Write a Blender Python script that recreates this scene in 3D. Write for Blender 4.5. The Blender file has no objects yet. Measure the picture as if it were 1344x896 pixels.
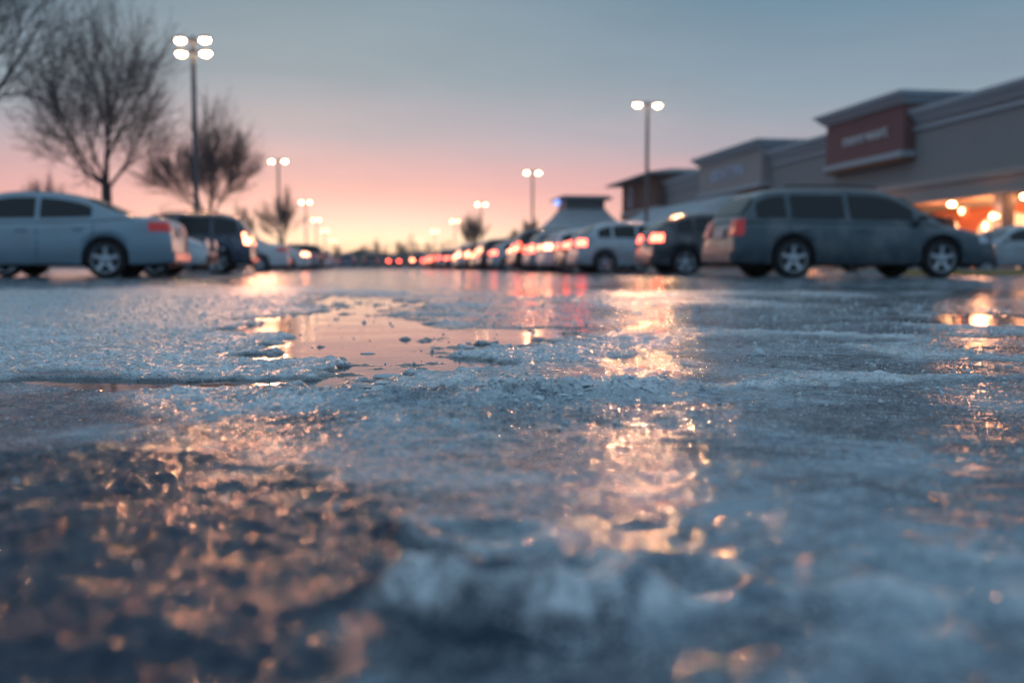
import bpy, bmesh, math, random
import numpy as np
from mathutils import Vector, Matrix

random.seed(7)
RNG = np.random.RandomState(11)
sc = bpy.context.scene
COL = sc.collection
PI = math.pi

# ------------------------------------------------------------------ frame of the car park
# s runs along the driving aisle (away from the camera), t to the right of it
PHI = math.radians(8.36)
U = (-math.sin(PHI), math.cos(PHI))
T = (math.cos(PHI), math.sin(PHI))
ROT_U = math.radians(90) + PHI            # local x = s, local y = -t
def st(s, t, z=0.0):
    return Vector((U[0]*s + T[0]*t, U[1]*s + T[1]*t, z))

CAM_Z = 0.20
F = 1307.0
PITCH = math.radians(4.28)
def at(px, py, Y):
    """world point seen at this place of the picture at depth Y (used to measure the place)"""
    a = (px-672)/F; b = (448-py)/F
    dy = math.cos(PITCH)+b*math.sin(PITCH); dz = -math.sin(PITCH)+b*math.cos(PITCH)
    k = Y/dy
    return Vector((a*k, Y, CAM_Z+dz*k))

# ------------------------------------------------------------------ helpers
def lin(r, g, b):
    f = lambda c: (c/255/12.92) if c/255 <= 0.04045 else ((c/255+0.055)/1.055)**2.4
    return (f(r), f(g), f(b), 1.0)

def tag(o, label=None, cat=None, group=None, kind=None):
    if label: o['label'] = label
    if cat: o['category'] = cat
    if group: o['group'] = group
    if kind: o['kind'] = kind
    return o

def empty(name, loc=(0, 0, 0), rz=0.0, parent=None):
    o = bpy.data.objects.new(name, None)
    o.empty_display_size = 0.2
    COL.objects.link(o)
    o.location = loc
    o.rotation_euler = (0, 0, rz)
    if parent: o.parent = parent
    return o

def link(name, me, parent=None, loc=None, rz=None):
    o = bpy.data.objects.new(name, me)
    COL.objects.link(o)
    if parent: o.parent = parent
    if loc is not None: o.location = loc
    if rz is not None: o.rotation_euler = (0, 0, rz)
    return o

class MB:
    def __init__(self): self.v = []; self.f = []
    def add(self, vs, fs):
        n = len(self.v)
        self.v += [tuple(p) for p in vs]
        self.f += [tuple(i+n for i in f) for f in fs]
    def box(self, x0, x1, y0, y1, z0, z1):
        self.add([(x0,y0,z0),(x1,y0,z0),(x1,y1,z0),(x0,y1,z0),(x0,y0,z1),(x1,y0,z1),(x1,y1,z1),(x0,y1,z1)],
                 [(0,3,2,1),(4,5,6,7),(0,1,5,4),(1,2,6,5),(2,3,7,6),(3,0,4,7)])
    def frustum(self, c0, c1, z0, z1):
        (a0,b0,a1,b1) = c0; (p0,q0,p1,q1) = c1
        self.add([(a0,b0,z0),(a1,b0,z0),(a1,b1,z0),(a0,b1,z0),(p0,q0,z1),(p1,q0,z1),(p1,q1,z1),(p0,q1,z1)],
                 [(0,3,2,1),(4,5,6,7),(0,1,5,4),(1,2,6,5),(2,3,7,6),(3,0,4,7)])
    def tube(self, p0, p1, r0, r1=None, n=12, caps=True):
        r1 = r0 if r1 is None else r1
        p0 = Vector(p0); p1 = Vector(p1); d = (p1-p0).normalized()
        a = d.orthogonal().normalized(); b = d.cross(a)
        vs = [p0+(a*math.cos(2*PI*i/n)+b*math.sin(2*PI*i/n))*r0 for i in range(n)]
        vs += [p1+(a*math.cos(2*PI*i/n)+b*math.sin(2*PI*i/n))*r1 for i in range(n)]
        fs = [(i, (i+1) % n, n+(i+1) % n, n+i) for i in range(n)]
        if caps: fs += [tuple(range(n-1, -1, -1)), tuple(range(n, 2*n))]
        self.add(vs, fs)
    def lathe(self, prof, n=24, axis='z', c=(0, 0, 0), closed=False):
        vs = []
        for (r, h) in prof:
            for i in range(n):
                a = 2*PI*i/n
                p = (r*math.cos(a), r*math.sin(a), h)
                if axis == 'y': p = (p[0], p[2], p[1])
                vs.append((p[0]+c[0], p[1]+c[1], p[2]+c[2]))
        fs = []
        m = len(prof)
        for j in range(m-1 if not closed else m):
            k = (j+1) % m
            for i in range(n):
                q = (i+1) % n
                fs.append((j*n+i, j*n+q, k*n+q, k*n+i))
        if not closed:
            fs += [tuple(range(n)), tuple(range((m-1)*n, m*n))]
        self.add(vs, fs)
    def ellipsoid(self, c, r, nu=16, nv=8, zmin=-1, zmax=1):
        prof = []
        for j in range(nv+1):
            z = zmin+(zmax-zmin)*j/nv
            z = math.sin(math.asin(max(-1, min(1, zmin)))+(math.asin(min(1, zmax))-math.asin(max(-1, zmin)))*j/nv)
            prof.append((max(1e-3, math.sqrt(max(0, 1-z*z))), z))
        n = len(self.v)
        self.lathe(prof, nu)
        for i in range(n, len(self.v)):
            x, y, z = self.v[i]
            self.v[i] = (c[0]+x*r[0], c[1]+y*r[1], c[2]+z*r[2])
    def grid(self, rows):
        m = len(rows); n = len(rows[0])
        vs = [p for r in rows for p in r]
        fs = [(j*n+i, j*n+i+1, (j+1)*n+i+1, (j+1)*n+i) for j in range(m-1) for i in range(n-1)]
        self.add(vs, fs)
    def mesh(self, name, mat, smooth=False, bevel=0.0, angle=35):
        me = bpy.data.meshes.new(name)
        me.from_pydata(self.v, [], self.f)
        bm = bmesh.new(); bm.from_mesh(me)
        bmesh.ops.remove_doubles(bm, verts=bm.verts, dist=1e-5)
        bmesh.ops.recalc_face_normals(bm, faces=bm.faces)
        if bevel > 0:
            bmesh.ops.bevel(bm, geom=[e for e in bm.edges if e.is_manifold and e.calc_face_angle(0) > 0.6],
                            offset=bevel, segments=2, affect='EDGES', clamp_overlap=True)
        if smooth:
            for f in bm.faces: f.smooth = True
            for e in bm.edges:
                if e.is_manifold and e.calc_face_angle(0) > math.radians(angle): e.smooth = False
        bm.to_mesh(me); bm.free()
        if mat: me.materials.append(mat)
        return me

# ------------------------------------------------------------------ materials
def new_mat(name):
    m = bpy.data.materials.new(name); m.use_nodes = True
    nt = m.node_tree
    return m, nt, nt.nodes['Principled BSDF']

def mat(name, color, rough=0.5, metal=0.0, var=0.15, scale=6.0, coat=0.0, bump=0.0, bscale=40.0,
        emit=None, estr=0.0, trans=0.0, ior=1.45, stretch=(1, 1, 1), dirt=None):
    m, nt, b = new_mat(name)
    N, L = nt.nodes, nt.links
    c = color if len(color) == 4 else (*color, 1)
    tc = N.new('ShaderNodeTexCoord'); mp = N.new('ShaderNodeMapping'); mp.inputs['Scale'].default_value = stretch
    L.new(tc.outputs['Object'], mp.inputs['Vector'])
    nz = N.new('ShaderNodeTexNoise'); nz.inputs['Scale'].default_value = scale; nz.inputs['Detail'].default_value = 6
    L.new(mp.outputs[0], nz.inputs['Vector'])
    mx = N.new('ShaderNodeMix'); mx.data_type = 'RGBA'
    mx.inputs[6].default_value = (*[x*(1-var) for x in c[:3]], 1)
    mx.inputs[7].default_value = (*[min(1, x*(1+var)) for x in c[:3]], 1)
    L.new(nz.outputs['Fac'], mx.inputs[0])
    out = mx.outputs[2]
    if dirt:
        n2 = N.new('ShaderNodeTexNoise'); n2.inputs['Scale'].default_value = scale*0.5; n2.inputs['Detail'].default_value = 8
        L.new(mp.outputs[0], n2.inputs['Vector'])
        mr = N.new('ShaderNodeMapRange'); mr.inputs[1].default_value = 0.45; mr.inputs[2].default_value = 0.7
        L.new(n2.outputs['Fac'], mr.inputs[0])
        m2 = N.new('ShaderNodeMix'); m2.data_type = 'RGBA'
        L.new(mr.outputs[0], m2.inputs[0]); L.new(out, m2.inputs[6]); m2.inputs[7].default_value = (*dirt, 1)
        out = m2.outputs[2]
    L.new(out, b.inputs['Base Color'])
    mr = N.new('ShaderNodeMapRange'); mr.inputs[3].default_value = rough*0.8; mr.inputs[4].default_value = min(1, rough*1.25)
    L.new(nz.outputs['Fac'], mr.inputs[0]); L.new(mr.outputs[0], b.inputs['Roughness'])
    b.inputs['Metallic'].default_value = metal
    b.inputs['IOR'].default_value = ior
    b.inputs['Coat Weight'].default_value = coat
    b.inputs['Coat Roughness'].default_value = 0.08
    b.inputs['Transmission Weight'].default_value = trans
    if bump > 0:
        bn = N.new('ShaderNodeTexNoise'); bn.inputs['Scale'].default_value = bscale; bn.inputs['Detail'].default_value = 5
        L.new(mp.outputs[0], bn.inputs['Vector'])
        bp = N.new('ShaderNodeBump'); bp.inputs['Strength'].default_value = 1; bp.inputs['Distance'].default_value = bump
        L.new(bn.outputs['Fac'], bp.inputs['Height']); L.new(bp.outputs[0], b.inputs['Normal'])
    if emit:
        b.inputs['Emission Color'].default_value = (*emit[:3], 1)
        b.inputs['Emission Strength'].default_value = estr
    return m

_paint = {}
def paint(kind):
    if kind in _paint: return _paint[kind]
    spec = dict(silver=((.22, .32, .39), .32, .4), light=((.38, .45, .50), .35, .3), white=((.62, .66, .69), .4, .0),
                grey=((.040, .070, .09), .3, .4), dark=((.018, .028, .04), .25, .2), navy=((.02, .04, .075), .25, .3),
                black=((.01, .012, .016), .2, 0.), red=((.16, .015, .012), .3, .2), beige=((.30, .26, .21), .35, .3),
                blue=((.04, .10, .18), .3, .3))[kind]
    m = mat('car_paint_'+kind, spec[0], spec[1], spec[2], var=.12, scale=5, coat=.7,
            dirt=tuple(x*.55+.10 for x in spec[0]))
    _paint[kind] = m
    return m
M_glass = mat('car_window_glass', (.006, .010, .014), .08, 0, var=.3)
M_tyre = mat('tyre_rubber', (.016, .017, .019), .8, 0, var=.3, scale=20, bump=.002, bscale=60)
M_rim = mat('alloy_rim', (.42, .46, .5), .3, .8, var=.2, scale=12)
M_black = mat('black_plastic', (.014, .015, .017), .6, 0)
M_chrome = mat('chrome_trim', (.6, .62, .65), .15, 1.0)
M_plate = mat('licence_plate_white', (.5, .5, .5), .4, 0)
M_head_off = mat('headlight_lens', (.45, .5, .55), .12, .3, coat=1)
M_head_on = mat('headlight_lit', (.9, .85, .7), .2, 0, emit=(1, .72, .42), estr=45)
M_tail_off = mat('tail_light_lens', (.32, .012, .012), .2, 0, coat=.8, emit=(1, .04, .03), estr=.12)
M_tail_on = mat('tail_light_lit', (.5, .02, .015), .2, 0, coat=.8, emit=(1, .09, .05), estr=14)
M_tail_amber = mat('tail_light_lit_amber', (.5, .15, .05), .2, 0, coat=.8, emit=(1, .28, .13), estr=16)
M_galv = mat('grey_painted_pole', (.10, .12, .14), .45, .4, var=.2)
M_lamp = mat('lamp_lens_lit', (.9, .8, .6), .3, 0, emit=(1, .56, .28), estr=48)
M_conc = mat('concrete_base', (.3, .3, .29), .85, 0, var=.25, bump=.004, bscale=30)
M_bark = mat('bark', (.055, .052, .055), .9, 0, var=.35, scale=14, bump=.01, bscale=30)
M_twig = mat('twig_bark', (.085, .075, .08), .9, 0, var=.3)

# ------------------------------------------------------------------ world
def build_world():
    w = bpy.data.worlds.new('World'); sc.world = w; w.use_nodes = True
    nt = w.node_tree; N, L = nt.nodes, nt.links
    for n in list(N): N.remove(n)
    def math_(op, a, b=None, c=None):
        n = N.new('ShaderNodeMath'); n.operation = op
        for i, v in enumerate((a, b, c)):
            if v is None: continue
            if isinstance(v, (int, float)): n.inputs[i].default_value = v
            else: L.new(v, n.inputs[i])
        return n.outputs[0]
    tc = N.new('ShaderNodeTexCoord')
    sp = N.new('ShaderNodeSeparateXYZ'); L.new(tc.outputs['Generated'], sp.inputs[0])
    nz = N.new('ShaderNodeTexNoise'); nz.inputs['Scale'].default_value = 2.2; nz.inputs['Detail'].default_value = 5
    mp = N.new('ShaderNodeMapping'); mp.inputs['Scale'].default_value = (1, 1, 7)
    L.new(tc.outputs['Generated'], mp.inputs['Vector']); L.new(mp.outputs[0], nz.inputs['Vector'])
    elev = math_('ARCSINE', sp.outputs['Z'])
    # soft streaks of cloud lift and lower the colour bands a little
    wob = math_('MULTIPLY', math_('SUBTRACT', nz.outputs['Fac'], .5), .055)
    e2 = math_('MAXIMUM', math_('ADD', elev, math_('MULTIPLY', wob, math_('MINIMUM', math_('MULTIPLY', math_('ABSOLUTE', elev), 8), 1))), 0.0)
    pos = math_('POWER', math_('DIVIDE', e2, PI/2), .5)
    def ramp(stops):
        r = N.new('ShaderNodeValToRGB'); r.color_ramp.interpolation = 'EASE' if False else 'LINEAR'
        el = r.color_ramp.elements
        for i, (deg, c) in enumerate(stops):
            p = math.sqrt(deg/90)
            e = el[i] if i < 2 else el.new(p)
            e.position = p; e.color = lin(*c)
        L.new(pos, r.inputs[0]); return r.outputs[0]
    A = ramp([(0, (252, 168, 124)), (90, (160, 186, 208)), (.5, (255, 196, 148)), (1.5, (255, 219, 182)), (2.6, (252, 202, 182)),
              (4.2, (242, 183, 176)), (5.6, (226, 178, 179)), (7.5, (186, 173, 181)), (10.6, (143, 158, 169)),
              (14.6, (125, 147, 161)), (28, (140, 166, 186))])
    B = ramp([(0, (238, 142, 124)), (90, (160, 186, 208)), (1.4, (242, 162, 148)), (3, (238, 168, 163)), (4.6, (218, 168, 172)),
              (6.6, (172, 164, 174)), (9, (143, 158, 171)), (14.6, (108, 138, 159)), (28, (136, 164, 186))])
    Cc = ramp([(0, (118, 138, 160)), (90, (160, 186, 208)), (8, (126, 152, 176)), (28, (138, 167, 193))])
    cmb = N.new('ShaderNodeCombineXYZ'); L.new(sp.outputs['X'], cmb.inputs[0]); L.new(sp.outputs['Y'], cmb.inputs[1])
    nrm = N.new('ShaderNodeVectorMath'); nrm.operation = 'NORMALIZE'; L.new(cmb.outputs[0], nrm.inputs[0])
    dt = N.new('ShaderNodeVectorMath'); dt.operation = 'DOT_PRODUCT'; L.new(nrm.outputs[0], dt.inputs[0])
    g = math.radians(8.0); dt.inputs[1].default_value = (-math.sin(g), math.cos(g), 0)
    ang = math_('ARCCOSINE', math_('MINIMUM', dt.outputs['Value'], .999999))
    def mr(a, lo, hi):
        n = N.new('ShaderNodeMapRange'); n.interpolation_type = 'SMOOTHSTEP'
        L.new(a, n.inputs[0]); n.inputs[1].default_value = math.radians(lo); n.inputs[2].default_value = math.radians(hi); return n.outputs[0]
    def mix(f, a, b):
        n = N.new('ShaderNodeMix'); n.data_type = 'RGBA'; L.new(f, n.inputs[0]); L.new(a, n.inputs[6]); L.new(b, n.inputs[7]); return n.outputs[2]
    col = mix(mr(ang, 40, 125), mix(mr(ang, 2, 26), A, B), Cc)
    sky = N.new('ShaderNodeTexSky'); sky.sky_type = 'NISHITA'; sky.sun_disc = False
    sky.sun_elevation = math.radians(6); sky.sun_rotation = math.radians(-14)
    glow = math_('MULTIPLY', math_('SUBTRACT', 1.0, mr(ang, 0, 22)), math_('SUBTRACT', 1.0, mr(elev, .0, 5.0)))
    gain = math_('ADD', 1.0, math_('MULTIPLY', glow, .65))
    n3 = N.new('ShaderNodeTexNoise'); n3.inputs['Scale'].default_value = 4.5; n3.inputs['Detail'].default_value = 6; n3.inputs['Roughness'].default_value = .6
    mp3 = N.new('ShaderNodeMapping'); mp3.inputs['Scale'].default_value = (1, 1, 4); L.new(tc.outputs['Generated'], mp3.inputs['Vector']); L.new(mp3.outputs[0], n3.inputs['Vector'])
    gain = math_('MULTIPLY', gain, math_('ADD', .90, math_('MULTIPLY', n3.outputs['Fac'], .20)))
    vs_ = N.new('ShaderNodeVectorMath'); vs_.operation = 'SCALE'; L.new(col, vs_.inputs[0]); L.new(gain, vs_.inputs['Scale']); col = vs_.outputs[0]
    b1 = N.new('ShaderNodeBackground'); b1.inputs['Strength'].default_value = 1.0; L.new(col, b1.inputs[0])
    b2 = N.new('ShaderNodeBackground'); b2.inputs['Strength'].default_value = 0.003; L.new(sky.outputs[0], b2.inputs[0])
    ad = N.new('ShaderNodeAddShader'); L.new(b1.outputs[0], ad.inputs[0]); L.new(b2.outputs[0], ad.inputs[1])
    o = N.new('ShaderNodeOutputWorld'); L.new(ad.outputs[0], o.inputs[0])
build_world()

sun = bpy.data.lights.new('glint_sun', 'SUN'); sun.energy = 0.045; sun.angle = math.radians(1.6); sun.color = (1, .40, .20)  # added lamp for warm glints on the ice; the real sun has set
so = bpy.data.objects.new('glint_sun', sun); COL.objects.link(so)
az, el = math.radians(-14), math.radians(6.0)
d = Vector((math.sin(az)*math.cos(el), math.cos(az)*math.cos(el), math.sin(el)))
so.rotation_euler = (-d).to_track_quat('-Z', 'Y').to_euler()

# ------------------------------------------------------------------ noise (numpy gradient noise)
_perm = np.random.RandomState(3).permutation(256).astype(np.int32)
_perm = np.concatenate([_perm, _perm])
_ga = np.linspace(0, 2*PI, 256, endpoint=False)
_gx = np.cos(_ga).astype(np.float32); _gy = np.sin(_ga).astype(np.float32)
def perlin(x, y):
    xi = np.floor(x).astype(np.int64); yi = np.floor(y).astype(np.int64)
    xf = (x-xi).astype(np.float32); yf = (y-yi).astype(np.float32)
    u = xf*xf*xf*(xf*(xf*6-15)+10); v = yf*yf*yf*(yf*(yf*6-15)+10)
    X = xi & 255; Y = yi & 255; X1 = (X+1) & 255; Y1 = (Y+1) & 255
    def gr(a, b, fx, fy):
        h = _perm[_perm[a]+b]
        return _gx[h]*fx+_gy[h]*fy
    n00 = gr(X, Y, xf, yf); n10 = gr(X1, Y, xf-1, yf); n01 = gr(X, Y1, xf, yf-1); n11 = gr(X1, Y1, xf-1, yf-1)
    a = n00+u*(n10-n00); b = n01+u*(n11-n01)
    return (a+v*(b-a))*1.45
def fbm(x, y, sc_, oct_=4, off=0.0, gain=.5):
    s = 0; a = 1; t = 0; k = 1/sc_
    for i in range(oct_):
        s = s+a*perlin(x*k+off+i*17.3, y*k-off*1.7+i*9.1); t += a; a *= gain; k *= 2.03
    return s/t
def ridged(x, y, sc_, oct_=3, off=0.0):
    s = 0; a = 1; t = 0; k = 1/sc_
    for i in range(oct_):
        s = s+a*(1-np.abs(perlin(x*k+off+i*11.7, y*k+off*.6+i*5.3))*1.6); t += a; a *= .5; k *= 2.1
    return s/t
def sstep(a, b, x):
    t = np.clip((x-a)/(b-a), 0, 1); return t*t*(3-2*t)
def blob(x, y, cx, cy, rx, ry, ang=0.0):
    c, s_ = math.cos(ang), math.sin(ang)
    dx = (x-cx)*c+(y-cy)*s_; dy = -(x-cx)*s_+(y-cy)*c
    return np.exp(-((dx/rx)**2+(dy/ry)**2))

def surface(x, y):
    """height (m), wetness, frost and darkness of the frozen asphalt at x, y (metres)"""
    wx = x+.10*fbm(x, y, .5, 3, 5.1)*np.clip(y, .3, 3); wy = y+.16*fbm(x, y, .6, 3, 9.4)*np.clip(y, .3, 3)
    big = fbm(wx, wy*.6, 1.3, 4, 2.2)
    mid = fbm(wx, wy, .33, 4, 7.7)
    # ---- pools of melt water
    pool = (1.25*blob(wx, wy, -.58, 3.2, .33, 1.5, math.radians(13))
            + .9*blob(wx, wy, -.95, 6.0, .40, 1.5, math.radians(16))
            + 1.0*blob(wx, wy, -.62, 1.66, .34, .10, -.1)
            + .9*blob(wx, wy, .07, 3.1, .26, .45) + .8*blob(wx, wy, 1.75, 3.6, .5, .7)
            + .9*blob(wx, wy, .25, 7.5, .5, 1.8) + .6*blob(wx, wy, -4.2, 14, 1.2, 3.0)
            + .7*blob(wx, wy, 3.2, 9.0, 1.6, 1.2))
    wet = sstep(.42, .60, pool+.46*mid+.25*big+.20*fbm(x, y, .075, 4, 43.)-.30*sstep(.25, .6, fbm(x, y, .16, 3, 47.)+.1))
    farwet = sstep(.10, .34, fbm(x, y*.55, 2.6, 4, 31.0))*sstep(3.5, 6.0, y)*(.35+.45*sstep(-.15, .1, x/y))
    wet = np.maximum(wet, farwet)
    # ---- dark, glassy refrozen slush in the left foreground
    rm = (x+.42)/.37; ry = (y-.56)/.50
    slush = 1-sstep(.78, 1.12, np.sqrt(rm*rm+ry*ry)+.24*mid+.22*fbm(x, y, .06, 4, 91.)+.10*fbm(x, y, .30, 2, 95.))
    # ---- frosty crusts
    crust = (1.2*blob(wx, wy, -1.25, 3.4, .60, 1.9, math.radians(16)) + 1.2*blob(wx, wy, -2.8, 6.0, 1.5, 3.2)
             + .55*blob(wx, wy, -.05, 1.55, .34, .22) + .55*blob(wx, wy, .10, 2.3, .30, .45)
             + .6*blob(wx, wy, .9, 2.3, .30, .16) + .7*blob(wx, wy, 1.3, 6.5, 1.1, 1.4)
             + .55*blob(wx, wy, .45, 1.66, .22, .05) + .5*blob(wx, wy, .75, 1.75, .25, .06) + .6*blob(wx, wy, 3.0, 6.0, 1.2, .9))
    frost = sstep(.24, .66, crust+.70*fbm(wx, wy, .42, 4, 14.2)+.20*sstep(1.2, 3, y)+.22*big)*(1-wet)*(1-slush)
    frost = frost*(.55+.45*sstep(-.25, .35, fbm(x, y, .05, 3, 3.3)))
    # ---- relief
    rough_fade = 1-.55*sstep(3, 14, y)
    h = (1-wet)*(.0035+.0045*sstep(-.5, .8, mid))
    h = h+frost*(.011*ridged(wx, wy, .075, 4, 1.3)+.008*np.clip(fbm(x, y, .022, 3, 8.8), -.3, 1))*rough_fade
    h = h+(1-wet)*(.0014*fbm(x, y, .05, 3, 21.)+.0006*fbm(x, y, .014, 2, 4.)+.0016*np.clip(ridged(wx, wy, .034, 3, 66.)-.55, 0, 1)*sstep(-.1, .4, fbm(x, y, .28, 2, 71.)))
    # refrozen slush: lumpy
    lum = ridged(x+.02*mid, y, .075, 3, 12.4)
    h = h+slush*(.003+.0060*np.clip(lum-.25, 0, 1)**1.3+.0045*fbm(x, y, .16, 2, 2.9)+.0022*fbm(x, y, .020, 3, 6.1)+.0008*fbm(x, y, .007, 2, 1.1))
    h = h+.0035*np.exp(-((np.sqrt(rm*rm+ry*ry)+.22*mid-.93)/.05)**2)*(y > .2)
    # ridge of broken ice across the middle
    lx = (x+.04)
    line = 1.50+.05*np.sin(x*9)+.07*mid
    band = np.exp(-((y-line)/.085)**2)*np.exp(-(lx/.34)**4)
    h = h+band*(.006+.016*np.clip(ridged(x, y, .055, 4, 19.), 0, 1)**2+.007*np.clip(ridged(x, y, .020, 3, 23.)-.3, 0, 1)+.003*fbm(x, y, .010, 2, 3.))
    band2 = np.exp(-((y-1.28-.12*mid)/.16)**2)*np.exp(-((x+.02)/.30)**4)
    h = h+band2*(.0055*np.clip(ridged(x, y, .045, 3, 29.), 0, 1)**2+.004*np.clip(ridged(x, y, .018, 2, 33.)-.35, 0, 1))
    # frozen swirls right in front
    def ring(cx, cy, rx, ry_, w_, a_):
        r = np.sqrt(((x-cx)/rx)**2+((y-cy)/ry_)**2)+.18*fbm(x, y, .05, 2, 40.)
        return a_*np.exp(-((r-1)/w_)**2)
    h = h+ring(.005, .585, .075, .050, .24, .016)*(.55+.45*(y < .60))+ring(.10, .60, .045, .045, .3, .007)+ring(-.02, .70, .05, .035, .35, .006)
    arc = np.exp(-((y-(.548+2.6*(x-.0)**2))/.014)**2)*np.exp(-(x/.062)**4)
    h = h+.015*arc
    h = h+ring(.27, .62, .06, .05, .35, .006)+ring(.19, .54, .05, .04, .35, .006)+ring(.34, .54, .04, .03, .4, .007)
    h = h+(.0030*fbm(x, y, .045, 3, 51.)+.006*np.clip(fbm(x, y, .11, 2, 57.), -.4, 1))*sstep(1.0, .6, y)*(1-slush)
    rim_light = (1.1*arc+ring(.005, .575, .075, .045, .22, 1)*(y < .60)+.7*ring(.10, .60, .045, .045, .3, 1)+.7*ring(-.02, .70, .05, .035, .35, 1)
             + .5*ring(.27, .62, .06, .05, .35, 1)+.5*ring(.19, .54, .05, .04, .35, 1))
    frost = np.maximum(frost, np.clip(rim_light, 0, 1)*.75*sstep(-.3, .3, fbm(x, y, .04, 3, 61.)))  # sky light on the ring slopes, painted in as pale frost
    frost = np.maximum(frost, .8*np.clip(arc, 0, 1))+.5*np.clip(rim_light, 0, 1)*frost  # bright rim of the clear arc likewise put into the frost colour
    # faint ripples frozen into the smooth ice on the right
    h = h+(1-wet)*(1-frost)*(1-slush)*.0007*np.sin((y+.35*x)*150+7*mid+5*fbm(x, y, .12, 2, 1.))*sstep(.1, .3, x)*sstep(3, 1.2, y)
    h = np.where(wet > .98, .0006*fbm(x, y, .25, 1, 3.), h)
    h = np.maximum(h, -.001)+.001
    h = h*(1-sstep(34, 56, y))
    return h, wet, frost, slush

def hgt(x, y):
    return float(surface(np.array([x], dtype=np.float64), np.array([y], dtype=np.float64))[0][0])

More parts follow.
